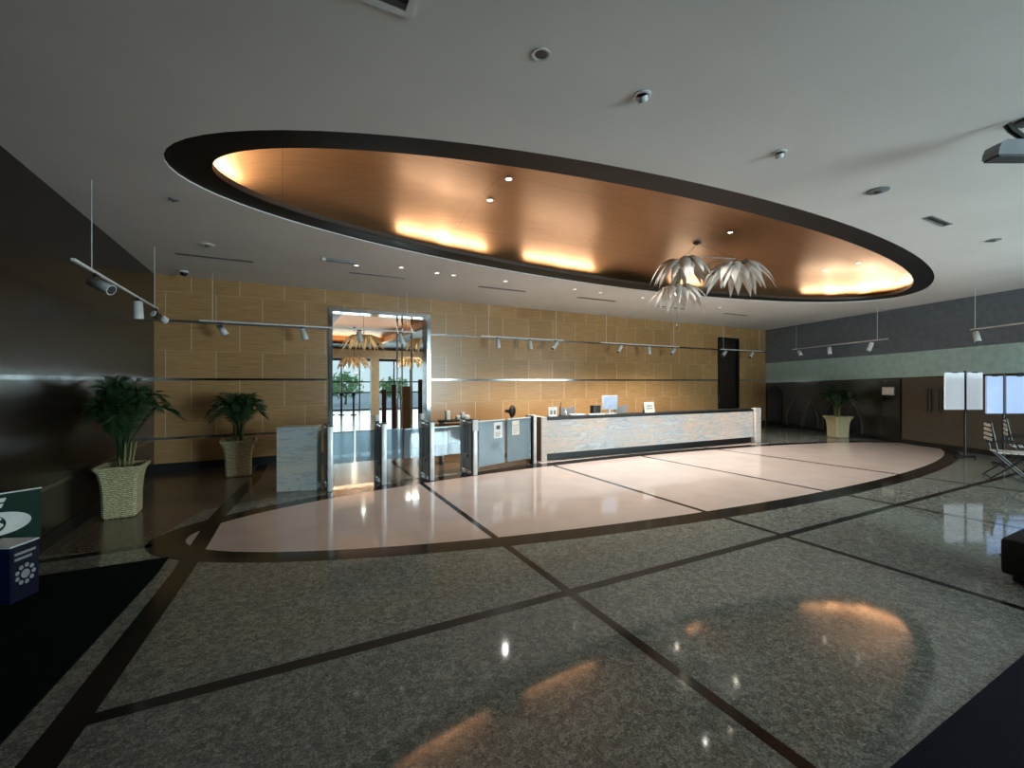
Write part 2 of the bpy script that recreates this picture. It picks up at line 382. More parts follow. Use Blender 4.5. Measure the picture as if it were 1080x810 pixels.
# ceiling with its long oval opening
CR = math.radians(.9); CC = (6.05, 5.10)
bm = bmesh.new()
out = [(-2.6, -7.4), (11, -7.4), (22, 4), (22, 11.2), (-2.6, 10.8)]
vo = [bm.verts.new((x, y, H)) for x, y in out]; vi = [bm.verts.new((x, y, H)) for x, y in ellipse(*CC, 7.0, 2.14, CR)]
es = [bm.edges.new((vs[i], vs[(i+1) % len(vs)])) for vs in (vo, vi) for i in range(len(vs))]
bmesh.ops.triangle_fill(bm, use_beauty=True, edges=es)
r = bmesh.ops.extrude_edge_only(bm, edges=es)
for v in [g for g in r['geom'] if isinstance(g, bmesh.types.BMVert)]: v.co.z += .02
k = MB(); k.bm.free(); k.bm = bm
struct(k.build('ceiling', 'ceiling', smooth=False))
# thin slab above so no daylight leaks past the plaster
def ring(name, mat, rows, cc, rot, n=128):
    k = MB(); R = [[k.v((x, y, z)) for x, y in ellipse(*cc, a, b, rot, n)] for a, b, z in rows]
    for A, B in zip(R, R[1:]):
        for i in range(n): k.face([A[i], A[(i+1) % n], B[(i+1) % n], B[i]])
    return k, R
k, R = ring('t', 'black', [(7.15, 2.29, H+.03), (7.15, 2.29, H+.02), (7.0, 2.14, H+.014), (6.64, 1.79, H+.014), (6.64, 1.79, H+.024), (7.0, 2.14, H+.03)], CC, CR)
struct(k.build('trim_3', 'black'))
k, R = ring('t', 'lip', [(6.64, 1.79, H+.015), (6.64, 1.79, H+.08), (6.655, 1.805, H+.08), (6.655, 1.805, H+.024)], CC, CR)
struct(k.build('trim_4', 'lip'))
# bronze shallow dome over the opening
rows = [(7.12, 2.26, H+.028), (7.12, 2.26, H+.10)]
for u in (0, .08, .2, .4, .65, .95, 1.25, 1.55):
    z = H+.12 + .42*(1-(1-min(1, u/1.5))**1.6)
    rows.append((7.10-u, 2.24-u, z))
k, R = ring('t', 'bronze', rows, CC, CR)
k.face(R[-1])
struct(k.build('ceiling_recess', 'bronze'))
struct(MB().box(-2.6, -7.4, H+.75, 22, 11.2, H+.8).build('roof_slab', 'grey_dark', smooth=False))

# chrome stripes let into the panel walls, dark skirtings
for i, (z, segs) in enumerate(((.62, ((0, PX0-.04), (PX1+.04, DX0))), (1.735, ((0, PX0-.04), (PX1+.04, DX0), (DX1, WL-.02))), (2.845, ((0, PX0-.04), (PX1+.04, DX0), (DX1, WL-.02))))):
    k = MB()
    for a, c in segs: k.box(a, -.006, z-.022, c, .01, z+.022)
    struct(k.build('trim_%d' % (5+i), 'chrome', loc=(*WO, 0), rz=WA, smooth=False))
k = MB().box(-.01, -17, 1.713, .006, -.02, 1.757); struct(k.build('trim_8', 'chrome_dark', loc=(*WO, 0), smooth=False))
k = MB().box(-.01, -17, .598, .006, -.02, .642); struct(k.build('trim_9', 'chrome_dark', loc=(*WO, 0), smooth=False))
k = MB()
for a, c in ((0, PX0-.06), (PX1+.06, DX0), (DX1, WL-.1)): k.box(a, -.012, 0, c, .01, .15)
struct(k.build('baseboard_back', 'blackm', loc=(*WO, 0), rz=WA, smooth=False))
struct(MB().box(-.01, -17, 0, .012, -.02, .15).build('baseboard_left', 'blackm', loc=(*WO, 0), smooth=False))
struct(MB().box(0, -.035, 0, 9.3, .0, .12).build('baseboard_right', 'blackm', loc=(*RO, 0), rz=RA, smooth=False))

# portal chrome frame
k = MB(); fw = .085
k.box(PX0-.02, -.03, 0, PX0+fw-.02, .36, PZ+.02); k.box(PX1-fw+.02, -.03, 0, PX1+.02, .36, PZ+.02); k.box(PX0+fw-.02, -.03, PZ-.06, PX1-fw+.02, .36, PZ+.02)
struct(k.build('trim_10', 'chrome', loc=(*WO, 0), rz=WA, smooth=False))
# dark timber door in its recess
d = struct(MB().box(DX0, .12, 0, DX1, .18, DZ).build('door_1', 'darkwood', loc=(*WO, 0), rz=WA, smooth=False))
k = MB()
for i in range(3):
    x0 = DX0+.06+i*.38; k.box(x0, .105, .15, x0+.34, .125, 3.1, .004)
k.build('door_panel', 'darkwood', d, smooth=False)
MB().cyl((DX0+.14, .06, .95), (DX0+.14, .06, 1.25), .012).cyl((DX0+.14, .06, .98), (DX0+.14, .13, .98), .008).cyl((DX0+.14, .06, 1.22), (DX0+.14, .13, 1.22), .008).build('door_handle', 'chrome_dark', d)
k = MB(); k.box(DX0-.01, -.01, 0, DX0+.05, .2, DZ+.02); k.box(DX1-.05, -.01, 0, DX1+.01, .2, DZ+.02); k.box(DX0+.05, -.01, DZ-.05, DX1-.05, .2, DZ+.02)
struct(k.build('door_frame', 'blackm', loc=(*WO, 0), rz=WA, smooth=False))

# floor inlays: cream oval, dark ring, lines
FC = (7.12, 5.60); FR = math.radians(-1.5)
E_ = lambda a, c, n=160: ellipse(*FC, a, c, FR, n)
struct(MB().prism(E_(8.06, 1.86, 160), -.01, .0006).build('floor_inlay', 'cream', smooth=False))
k, R = ring('t', 'band', [(8.38, 2.14, -.01), (8.38, 2.14, .0012), (8.04, 1.84, .0012), (8.04, 1.84, -.01)], FC, FR, 160)
struct(k.build('floor_ring', 'band', smooth=False))
def line(pts, w, mat='band', z=.0009):
    (x0, y0), (x1, y1) = pts; d = Vector((x1-x0, y1-y0)).normalized(); n = Vector((-d.y, d.x))*w/2
    return MB().prism([(x0-n.x, y0-n.y), (x1-n.x, y1-n.y), (x1+n.x, y1+n.y), (x0+n.x, y0+n.y)], -.01, z)
for li, (p, w) in enumerate(((((2.04, -6.9), (2.05, 10.3)), .075), (((4.98, -6.9), (4.84, 7.4)), .075), (((7.95, -5), (7.05, 10.3)), .075),
             (((10.75, -4), (9.3, 10.3)), .075), (((-.95, 2.935), (14.0, 2.81)), .09), (((-2.1, 5.72), (-1.2, 5.74)), .12))):
    struct(line(p, w, z=.0007+.0001*li).build('floor_line', 'band', smooth=False))
struct(MB().prism([(-1.62, -3), (-1.02, 2.95), (-.87, 4.85), (-.81, 6.57), (-.52, 9.0), (-.42, 10.33), (-.26, 10.33), (-.33, 8.9), (-.64, 6.57), (-.71, 4.85), (-.88, 2.6), (-1.45, -3)], -.01, .0015).build('floor_band', 'band', smooth=False))
struct(MB().prism([(-2.11, 5.9), (-1.3, 5.72), (-.92, 7.0), (.6, 7.6), (2.0, 7.62), (4.8, 7.72), (4.8, 10.33), (-2.11, 10.33)], -.01, .0003).build('floor_field', 'brown_floor', smooth=False))
# cream strip of floor between the ring and the desk
struct(MB().prism([(4.7, 7.60), (9.0, 7.52), (11.3, 7.36), (11.75, 7.9), (4.8, 8.1)], -.01, .0004).build('floor_strip', 'cream', smooth=False))
tag(MB().prism([(-2.1, -2), (-1.66, -2), (-1.17, 2.9), (-.98, 4.85), (-.97, 5.26), (-2.1, 5.28)], .0, .012).build('floor_mat', 'greenmat', smooth=False),
    'dark green entrance mat on the floor below the green sign at the left', 'mat')
tag(MB().prism([(1.6, -1.8), (7.6, -1.8), (7.6, .93), (2.0, .93)], .0, .012).build('floor_mat', 'navy', smooth=False),
    'dark navy blue mat on the floor at the bottom right corner', 'mat')

# arches and doors set along the foot of the right wall
def arch(x0, x1, h, spring, pointed):
    n = 14; c = (x0+x1)/2; r = (x1-x0)/2; P = [(x0, .12), (x1, .12)]
    for i in range(n+1):
        t = PI*i/n; x = c+r*math.cos(t); z = math.sin(t)
        if pointed: z = (1-abs(math.cos(t))**1.35)
        P.append((x, spring+(h-spring)*z))
    return P
def wall_arch(x0, x1, h, spring, pointed, rim):
    if rim:
        struct(MB().vprism(arch(x0-.07, x1+.07, h+.1, spring, pointed), -.02, 0).build('arch_border', 'wallbrown_light', loc=(*RO, 0), rz=RA, smooth=False))
    struct(MB().vprism(arch(x0, x1, h, spring, pointed), -.035, 0).build('arch_panel', 'archdark', loc=(*RO, 0), rz=RA, smooth=False))
wall_arch(.10, .85, 1.5, 1.2, False, False)
wall_arch(1.15, 1.75, .95, .45, True, True)
wall_arch(1.95, 2.45, .95, .45, True, True)
wall_arch(2.75, 3.35, .95, .45, True, True)
wall_arch(3.55, 4.05, .95, .45, True, True)
d2 = struct(MB().box(4.75, -.03, .02, 5.25, .0, 1.75).build('door_2', 'archdark', loc=(*RO, 0), rz=RA, smooth=False))
d3 = struct(MB().box(5.3, -.022, .02, 8.0, .0, 1.8).build('door_3', 'wallbrown_light', loc=(*RO, 0), rz=RA, smooth=False))
for x in (6.02, 6.28):
    MB().box(x-.03, -.09, .9, x+.03, -.07, 1.52, .006).box(x-.015, -.07, 1.0, x+.015, -.02, 1.03).box(x-.015, -.07, 1.4, x+.015, -.02, 1.43).build('door_handle', 'blackm', d3, smooth=False)
t = thing('wall_notice', 'small pale framed notice on the dark wall right of the far potted palm', 'notice', rn(4.93, .03, 1.42), RA)
MB().box(-.19, -.02, -.13, .19, .0, .13, .004).build('frame', 'grey_dark', t); MB().box(-.165, -.026, -.105, .165, -.02, .105).build('sheet', 'paper', t, smooth=False)

# ------------------------------------------------------------------ the hall seen through the portal
struct(MB().box(-2, 10.4, -.3, 13, 27, -.001).build('floor', 'brown_floor', smooth=False))
k = MB(); hz = 3.62
for q in ((-2, 10.75, 1.5, 27), (4.6, 10.75, 13, 27), (1.5, 10.75, 4.6, 13.4), (1.5, 24, 4.6, 27)): k.box(q[0], q[1], hz, q[2], q[3], hz+.1)
struct(k.build('ceiling', 'darkwood', smooth=False))
struct(MB().box(1.2, 13.2, hz+.42, 4.9, 24.2, hz+.5).build('ceiling_recess', 'bronze', smooth=False))
k = MB(); k.box(1.2, 13.2, hz+.1, 1.25, 24.2, hz+.42); k.box(4.85, 13.2, hz+.1, 4.9, 24.2, hz+.42); k.box(1.25, 13.2, hz+.1, 4.85, 13.25, hz+.42); k.box(1.25, 24.15, hz+.1, 4.85, 24.2, hz+.42)
struct(k.build('trim_11', 'bronze', smooth=False))
struct(MB().box(-2.1, 10.75, 0, -2, 27, 4.2).build('wall_left', 'hallwall', smooth=False))
struct(MB().box(9.0, 10.75, 0, 9.1, 27, 4.2).build('wall_right', 'darkwood', smooth=False))
struct(MB().box(-2, 22.6, 2.85, 9, 23.0, 3.25).build('beam', 'creamcol', smooth=False))
struct(MB().box(3.92, 22.55, 0, 4.3, 22.95, 2.85).build('column', 'creamcol', smooth=False))
struct(MB().box(-2, 26.9, 2.95, 9, 27.1, 4.1).build('wall_back', 'hallwall', smooth=False))
w = MB()
for i in range(12): w.box(-2+i*1.0-.035, 26.9, 0, -2+i*1.0+.035, 27.0, 2.95)
for z in (0.0, 1.0, 1.62, 2.88): w.box(-2, 26.91, z, 9, 26.99, z+.07)
wo = struct(w.build('window_3', 'blackm', smooth=False))
MB().box(-2, 26.94, 0, 9, 26.955, 2.95).build('pane', 'glass', wo, smooth=False)
struct(MB().box(-30, 27.1, -.3, 40, 70, -.05).build('ground', 'pave', smooth=False))
# ------------------------------------------------------------------ feather lamps
def petal(mb, az, length, droop, w, z0=0.0, lift=.25):
    ca, sa = math.cos(az), math.sin(az); L, R, C = [], [], []
    n = 7
    for i in range(n+1):
        t = i/n; r = .03+length*(t-.10*t*t*t); z = z0+lift*.22*math.sin(t*PI)-droop*(.25*t+.75*t**2.2)
        hw = w*(.35+.65*math.sin(PI*min(1, t*.85+.12)))*(1 if t < .8 else (1-t)/.2*.95+.05)
        L.append((r*ca-hw*sa, r*sa+hw*ca, z-hw*.35)); R.append((r*ca+hw*sa, r*sa-hw*ca, z-hw*.35)); C.append((r*ca, r*sa, z))
    mb.strip(L, C); mb.strip(C, R); return mb
def feather_lamp(root, off, size, n, mat, seed, stem_to, gap=()):
    rnd = random.Random(seed)
    sh = MB().lathe([(.012, .10), (.03, .08), (.035, .0), (.02, -.05)], off, 12)
    sh = sh.build('lamp_shade', 'chrome_dark', root)
    for i in range(n):
        az = 2*PI*i/n + rnd.uniform(-.12, .12)
        p = MB(); p.T = Matrix.Translation(off)
        petal(p, az, size*rnd.uniform(.86, 1.06), size*rnd.uniform(.48, .84), size*.145*rnd.uniform(.8, 1.1), rnd.uniform(-.02, .02), rnd.uniform(.2, .6))
        p.build('feather', mat, sh, solid=.003)
    return sh
# chandelier under the oval: cross rods on a short drop carry three white feather shades
cl = thing('feather_chandelier', 'three-headed chandelier of white feather shades hanging from the bronze oval ceiling', 'chandelier', (6.72, 5.53, H+.538))
Z0 = H+.538
loc = lambda px, py, D: None
MB().lathe([(.07, .005), (.07, -.02), (.03, -.04), (.012, -.05)], (0, 0, 0), 20).build('ceiling_canopy', 'chrome_dark', cl)
A, B, C_ = CH_A, CH_B, CH_C
rel = lambda p: (p[0]-6.72, p[1]-5.53, p[2]-Z0)
a, b_, c_ = rel(A), rel(B), rel(C_)
MB().tube([a, b_], .011).build('rod', 'white', cl)
MB().tube([b_, (c_[0], c_[1], b_[2]-.02)], .008).build('rod', 'white', cl)
MB().tube([(0, 0, -.02), a], .003, 5).tube([(0, 0, -.02), b_], .003, 5).tube([(0, 0, -.02), (c_[0], c_[1], b_[2]-.02)], .003, 5).build('wire', 'chrome_dark', cl)
for q, (dz, sz, n, sd) in zip((a, b_, c_), ((.10, .62, 21, 3), (.12, .62, 23, 5), (.0, .58, 21, 9))):
    o_ = (q[0], q[1], q[2]-dz)
    feather_lamp(cl, o_, sz, n, 'petal', sd, q)
    MB().tube([q if dz else (q[0], q[1], b_[2]-.02), (o_[0], o_[1], o_[2]+.08)], .004, 6).build('wire', 'blackm', cl)
    MB().lathe([(.008, .02), (.03, -.01), (.035, -.05), (.02, -.09)], (o_[0], o_[1], o_[2]-.07), 12).build('bulb', 'lamp', cl)
MB().tube([(c_[0], c_[1], c_[2]-.05), (c_[0], c_[1], c_[2]-.70)], .003, 5).lathe([(.004, .05), (.028, .0), (.004, -.06)], (c_[0], c_[1], c_[2]-.74), 8).build('crystal_drop', 'chrome', cl)
# straw coloured feather lamps in the hall
for i, (x, y, z, sz, lb) in enumerate(((2.55, 16.2, 3.25, .85, 'nearest straw feather lamp seen through the portal, high in front of the bronze ceiling'),
        (2.75, 20.0, 2.65, .85, 'lower straw feather lamp seen through the portal, left of the cream column'),
        (4.50, 15.6, 3.15, .75, 'straw feather lamp half hidden at the right edge of the portal'),
        (4.95, 19.0, 2.65, .75, 'dim straw feather lamp right of the cream column in the portal'))):
    t = thing('feather_pendant', lb, 'pendant lamp', (x, y, 3.62 if x > 4.6 or x < 1.5 else 4.04), 0, 'feather lamps in the far hall')
    zz = z-t.location.z
    MB().lathe([(.06, 0), (.06, -.03), (.01, -.05)], (0, 0, 0), 12).build('ceiling_canopy', 'chrome_dark', t)
    MB().tube([(0, 0, -.04), (0, 0, zz)], .006, 6).build('wire', 'blackm', t)
    p = MB(); p.lathe([(.01, .08), (.04, .05), (.04, -.03)], (0, 0, zz), 10)
    rnd = random.Random(i)
    p.T = Matrix.Translation((0, 0, zz))
    for k in range(22): petal(p, 2*PI*k/22+rnd.uniform(-.1, .1), sz*rnd.uniform(.85, 1.05), sz*rnd.uniform(.45, .6), sz*.11, 0, .8)
    p.build('lamp_shade', 'straw', t, solid=.003)
    l = bpy.data.lights.new('pendant_bulb', 'POINT'); l.energy = P_PEND; l.color = (1, .82, .58); l.shadow_soft_size = .06
    lo = bpy.data.objects.new('pendant_bulb', l); COL.objects.link(lo); lo.location = (x, y, z-.35)
# hall: timber screen boards, chrome poles, bollards, trees outside
for i, (x, y, w, h, z0) in enumerate(((2.67, 13.28, .13, 1.45, .1), (2.95, 13.15, .17, 1.6, .1), (3.26, 12.98, .36, 1.55, 0), (3.66, 12.75, .22, 1.75, 0))):
    tag(MB().box(-w/2, -.02, 0, w/2, .02, h, .006).box(-w/2-.01, -.05, 0, w/2+.01, .05, .03).build('timber_panel', 'brownwood' if i != 2 else 'hallwall', loc=(x, y, 0), rz=-.35, smooth=False),
        ['narrow brown board just right of the cream column behind the gates', 'taller brown board second from the cream column behind the gates',
         'wide grey brown board in the middle of the screen behind the gates', 'dark brown board nearest the right jamb of the portal'][i], 'screen panel', 'timber boards behind the gates')
for i, (x, y) in enumerate(((2.78, 12.09), (2.90, 12.03), (3.13, 11.9))):
    tag(MB().cyl((0, 0, 0), (0, 0, hz), .022).lathe([(.06, 0), (.06, .012), (.03, .02)], (0, 0, 0), 16).build('chrome_pole', 'chrome', loc=(x, y, 0)),
        ['thin floor-to-ceiling chrome pole in the portal, left of three', 'thin floor-to-ceiling chrome pole in the portal, middle of three', 'thin floor-to-ceiling chrome pole in the portal, nearest the right jamb'][i], 'pole', 'chrome poles in the portal')
for i, (x, y) in enumerate(((2.19, 23.69), (2.62, 23.47), (3.16, 23.18))):
    t = thing('bollard', ['black post in the far hall, nearest the left jamb of the portal', 'black post in the far hall, middle of the three by the bright window', 'black post in the far hall, nearest the cream column'][i], 'bollard', (x, y, 0), 0, 'black posts in the far hall')
    MB().lathe([(.16, 0), (.16, .03), (.05, .06), (.05, .9), (.07, .92)], (0, 0, 0), 16).build('post', 'blackm', t)
    MB().lathe([(.03, .92), (.10, .98), (.11, 1.06), (.06, 1.14), (.01, 1.16)], (0, 0, 0), 16).build('finial', 'blackm', t)
rnd = random.Random(4)
for i, (x, y, h) in enumerate(((2.4, 33, 2.4), (4.2, 35, 2.6), (8.0, 36, 2.2))):
    t = thing('street_tree', ['bright green bush outside the far window, at the left jamb of the portal', 'green bush outside the far window, behind the black posts', 'green tree outside the far window, behind the chrome poles'][i], 'tree', (x, y, -.05), 0, 'greenery outside the far window')
    MB().tube([(0, 0, 0), (.05, 0, h*.3), (0, .05, h*.6)], [.09, .07, .04], 8).build('trunk', 'trunk', t)
    c = MB()
    for k in range(420):
        d = Vector((rnd.gauss(0, 1), rnd.gauss(0, 1), rnd.gauss(0, 1))).normalized()*rnd.uniform(.4, 1)
        p = Vector((d.x*1.3, d.y*1.3, h*.55+d.z*h*.42)); u = Vector((rnd.gauss(0, 1), rnd.gauss(0, 1), rnd.gauss(0, 1))).normalized()*.2; v_ = u.orthogonal().normalized()*.09
        c.face([c.v(p-u), c.v(p+v_), c.v(p+u), c.v(p-v_)])
    c.build('foliage', 'leaf2', t, smooth=False)

# ------------------------------------------------------------------ speed gates
GA = math.radians(0)
def gate(label, x, y, flaps, reader):
    t = thing('speed_gate', label, 'gate', (x, y, .002), 0, 'speed gates before the portal')
    def post(y0, h, mat='alu'):
        p = MB().box(-.04, y0-.05, 0, .04, y0+.05, h, .014).build('post', mat, t)
        MB().box(-.044, y0-.054, h, .044, y0+.054, h+.014, .004).build('post_cap', 'blackm', p)
        if y0 == 0: MB().box(-.044, y0-.012, .0, -.0385, y0+.052, h-.01).build('trim_strip', 'blackm', p)
    post(0, 1.0); post(.60, .98)
    MB().box(-.007, .05, .07, .007, .55, .93).build('side_glass', 'gateglass', t, smooth=False)
    MB().box(-.018, .04, .955, .018, .56, .975, .004).build('top_rail', 'blackm', t); MB().box(-.014, .05, .05, .014, .55, .07).build('bottom_rail', 'blackm', t)
    MB().cyl((.0, .30, .30), (.0, .30, .88), .016).box(-.03, .27, .28, .03, .33, .33, .006).build('hinge_post', 'chrome_dark', t)
    if reader: MB().box(-.035, .56, .995, .035, .64, 1.10, .008).build('card_reader', 'white', t)
    for s in flaps:
        x0, x1 = sorted((s*.03, s*.395))
        f = MB().box(x0, .294, .36, x1, .306, .86).build('flap', 'frost', t, smooth=False)
        MB().box(x0, .29, .86, x1, .31, .875).build('top_edge', 'chrome_dark', f, smooth=False)
    return t
gate('leftmost chrome speed gate, beside the pale marble block', .65, 7.30, (1,), False)
gate('second chrome speed gate from the marble block', 1.47, 7.34, (-1, 1), True)
gate('third chrome speed gate from the marble block, at the right jamb of the portal', 2.26, 7.28, (-1, 1), True)
g4 = gate('chrome speed gate with a grey card reader box, left of the wide glass doors', 3.08, 7.34, (-1,), True)
MB().box(-.065, -.075, .80, .045, -.045, 1.0, .008).build('card_reader', 'pale_metal', g4)
# wide glass leaves up to the desk
gx, gy = 3.08, 7.34; ang = math.atan2(7.79-7.34, 4.58-3.08)
t = thing('glass_gate', 'wide two-leaf glass gate between the speed gates and the marble desk', 'gate', (gx, gy, .002), ang)
GL = math.hypot(4.58-3.08, .45)
p = MB().box(GL-.045, -.05, 0, GL+.045, .05, 1.0, .014).build('post', 'white', t); MB().box(GL-.075, -.045, 0, GL-.045, .045, .99).build('trim_strip', 'blackm', p, smooth=False)
for x0, x1, hx in ((.09, .745, .09), (.815, GL-.10, GL-.10)):
    f = MB().box(x0, -.006, .13, x1, .006, .95).build('glass_leaf', 'frost_leaf', t, smooth=False)
    MB().box(x0, -.012, .95, x1, .012, .968).build('top_edge', 'pale_metal', f, smooth=False)
    MB().box(x0, -.012, .115, x1, .012, .13).build('bottom_edge', 'brownside', f, smooth=False)
    MB().cyl((hx, 0, .10), (hx, 0, 1.0), .014).build('hinge_rod', 'chrome_dark', f)
def sheet(label, x, z, w, h, dark, mat):
    ca, sa = math.cos(ang), math.sin(ang)
    s = thing('paper_notice', label, 'notice', (gx+x*ca+.009*sa, gy+x*sa-.009*ca, z), ang, 'paper notices on the glass gate')
    MB().box(0, -.0015, 0, w, 0, h).build('sheet', mat, s, smooth=False)
    k = MB()
    if dark: k.box(w*.28, -.003, h*.55, w*.72, -.0015, h*.8)
    for i in range(3 if dark else 6): k.box(w*.16, -.003, h*(.12+.11*i), w*(.84 if i % 2 else .7), -.0015, h*(.15+.11*i))
    k.build('print', 'ink' if dark else 'ink_light', s, smooth=False)
sheet('white paper notice with a dark picture taped to the left glass leaf', .46, .62, .22, .30, True, 'paper')
sheet('pale green paper notice taped to the right glass leaf', .94, .64, .20, .28, False, 'offwhite')

tag(MB().prism([(-.08, 7.62), (.47, 7.47), (.56, 7.80), (.01, 7.95)], .002, .99).build('marble_block', 'marble_blue', smooth=False),
    'freestanding grey blue marble block left of the speed gates', 'marble block')

# console behind the glass gate with a fan and terminals
t = thing('console_table', 'low brown console against the wall behind the glass gate', 'table', (3.75, 9.0, .002), .02)
MB().box(0, -.2, .72, 1.55, .2, .76, .006).build('table_top', 'brownwood', t)
MB().box(.03, -.16, .06, 1.52, .18, .72).build('body', 'brownside', t, smooth=False); MB().box(.06, -.13, 0, 1.49, .16, .06).build('plinth', 'blackm', t, smooth=False)
f = thing('desk_fan', 'small black round desk fan on the brown console', 'fan', (4.70, 9.0, .762), .7)
MB().lathe([(.10, 0), (.10, .015), (.03, .03), (.016, .04), (.016, .12)], (0, 0, 0), 20).build('base', 'blackm', f)
k = MB(); k.T = Matrix.Translation((0, -.02, .24)) @ Matrix.Rotation(PI/2, 4, 'X')
k.lathe([(.03, .06), (.10, .05), (.135, .02), (.14, 0), (.135, -.02), (.10, -.04), (.03, -.05)], (0, 0, 0), 24).build('fan_cage', 'blackm', f)
MB().cyl((0, .03, .24), (0, .15, .24), .05, .035).build('motor', 'grey_dark', f)
t = thing('side_console', 'dark slim counter with white terminals between the gates and the portal', 'counter', (2.82, 8.62, .002), .05)
MB().box(0, -.12, .86, .72, .12, .90, .005).build('table_top', 'blackm', t); MB().box(.04, -.09, 0, .08, .09, .86).build('leg', 'chrome_dark', t); MB().box(.62, -.09, 0, .66, .09, .86).build('leg', 'chrome_dark', t)
for i, (x, w, h, lb) in enumerate(((.20, .09, .19, 'tall white terminal on the slim counter behind the gates'), (.46, .14, .07, 'low white box on the slim counter, left one'), (.63, .11, .08, 'low white box on the slim counter, right one'))):
    tag(MB().box(-w/2, -.05, 0, w/2, .05, h, .008).box(-w*.36, -.055, h*.55, w*.36, -.05, h*.85).build('card_terminal', 'offwhite', loc=(2.82+x, 8.63+.05*x, .902), rz=.05), lb, 'terminal', 'terminals on the slim counter')

# ------------------------------------------------------------------ reception desk
RD = math.radians(-2.14); DO = (4.90, 7.87)
dk = lambda x, y, z: (DO[0]+x*math.cos(RD)-y*math.sin(RD), DO[1]+x*math.sin(RD)+y*math.cos(RD), z)
t = thing('reception_desk', 'long marble fronted reception desk with a dark top', 'desk', dk(0, 0, .004), RD)
MB().box(-.075, 0, 0, .06, .72, .935, .004).build('end_panel', 'marble', t, smooth=False)
MB().box(-.081, .02, 0, -.075, .715, .93).build('end_cladding', 'brownside', t, smooth=False)
MB().box(6.64, -.06, 0, 6.86, .08, .955, .004).build('end_panel', 'marble', t, smooth=False)
MB().box(.06, .02, .155, 6.64, .06, .865).build('front_panel', 'marble', t, smooth=False)
MB().box(.06, .10, 0, 6.64, .14, .155).build('plinth', 'blackm', t, smooth=False)
MB().box(.06, .0, .865, 6.64, .34, .93, .004).build('counter_top', 'blackm', t, smooth=False)
MB().box(.06, .34, .70, 6.64, .72, .735, .004).build('work_surface', 'brownwood', t, smooth=False)
MB().box(.06, .06, .0, .1, .70, .70).box(3.3, .14, 0, 3.34, .70, .70).box(6.6, .14, 0, 6.64, .70, .70).build('support', 'darkwood', t, smooth=False)
ZT = .936
t = thing('picture_frame', 'clear upright stand holding two small grey pictures at the left end of the desk', 'sign holder', dk(.30, .17, ZT), RD+.1)
MB().box(-.115, -.006, 0, .115, .006, .20, .003).box(-.1, -.04, 0, .1, .04, .006).build('holder', 'paper', t, smooth=False); MB().box(-.07, -.008, .04, -.015, -.006, .13).box(.02, -.008, .04, .075, -.006, .13).build('picture', 'grey', t, smooth=False)
t = thing('pen_stand', 'thin dark pen standing upright on the desk beside the picture stand', 'pen', dk(.53, .22, ZT), 0)
MB().lathe([(.03, 0), (.03, .012), (.01, .02)], (0, 0, 0), 14).build('base', 'blackm', t); MB().cyl((0, 0, .015), (.006, 0, .27), .006).build('pen', 'brownwood', t); MB().lathe([(.012, 0), (.014, .03), (.004, .045)], (.006, 0, .255), 10).build('pen_top', 'brownwood', t)
t = thing('pump_bottle', 'small white pump bottle on the desk left of the monitor', 'bottle', dk(.66, .22, ZT), 0)
MB().lathe([(.032, 0), (.034, .01), (.034, .075), (.014, .10), (.012, .11)], (0, 0, 0), 16).build('bottle_body', 'white', t); MB().lathe([(.014, .11), (.014, .125), (.005, .13), (.005, .15)], (0, 0, 0), 12).box(-.03, -.006, .148, .01, .006, .158).build('pump', 'white', t)
tag(MB().box(0, 0, 0, .36, .16, .022, .004).box(.03, .02, .022, .32, .15, .03).build('paper_tray', 'paper', loc=dk(.78, .12, ZT), rz=RD), 'flat white papers lying along the desk left of the monitor', 'papers')
tag(MB().box(0, 0, 0, .40, .13, .018, .005).box(.015, .015, .018, .385, .115, .024, .003).build('keyboard', 'paper', loc=dk(1.22, .06, ZT), rz=RD), 'white keyboard on the desk in front of the black box', 'keyboard')
tag(MB().box(-.10, 0, 0, .10, .14, .20, .006).box(-.08, -.006, .02, .08, 0, .05).box(-.08, -.004, .12, .08, 0, .125).build('desk_telephone', 'blackm', loc=dk(1.53, .24, ZT), rz=RD), 'black box shaped device on the desk just left of the monitor', 'device')
t = thing('monitor', 'flat monitor with a pale blue face on the marble desk', 'monitor', dk(1.86, .20, ZT), RD+.0)
MB().box(-.215, -.02, .10, .215, .02, .43, .008).build('casing', 'white', t); MB().box(-.195, -.024, .125, .195, -.02, .41).build('screen', 'casing', t, smooth=False)
MB().box(-.035, .0, .015, .035, .04, .16, .006).build('stand', 'white', t); MB().box(-.13, -.07, 0, .17, .09, .015, .005).build('base', 'white', t)
t = thing('desk_card', 'cream tent card with two lines of print on the desk right of the monitor', 'sign', dk(3.05, .16, ZT), RD)
k = MB(); k.face([k.v(p) for p in ((-.16, 0, 0), (.16, 0, 0), (.16, .05, .25), (-.16, .05, .25))]); k.face([k.v(p) for p in ((-.16, .1, 0), (.16, .1, 0), (.16, .05, .25), (-.16, .05, .25))]); k.build('card', 'offwhite', t, smooth=False, solid=.004)
k = MB()
for z in (.09, .15): k.box(-.1, .05*z/.25-.006, z, .1, .05*z/.25-.003, z+.022)
k.build('print', 'ink_light', t, smooth=False)
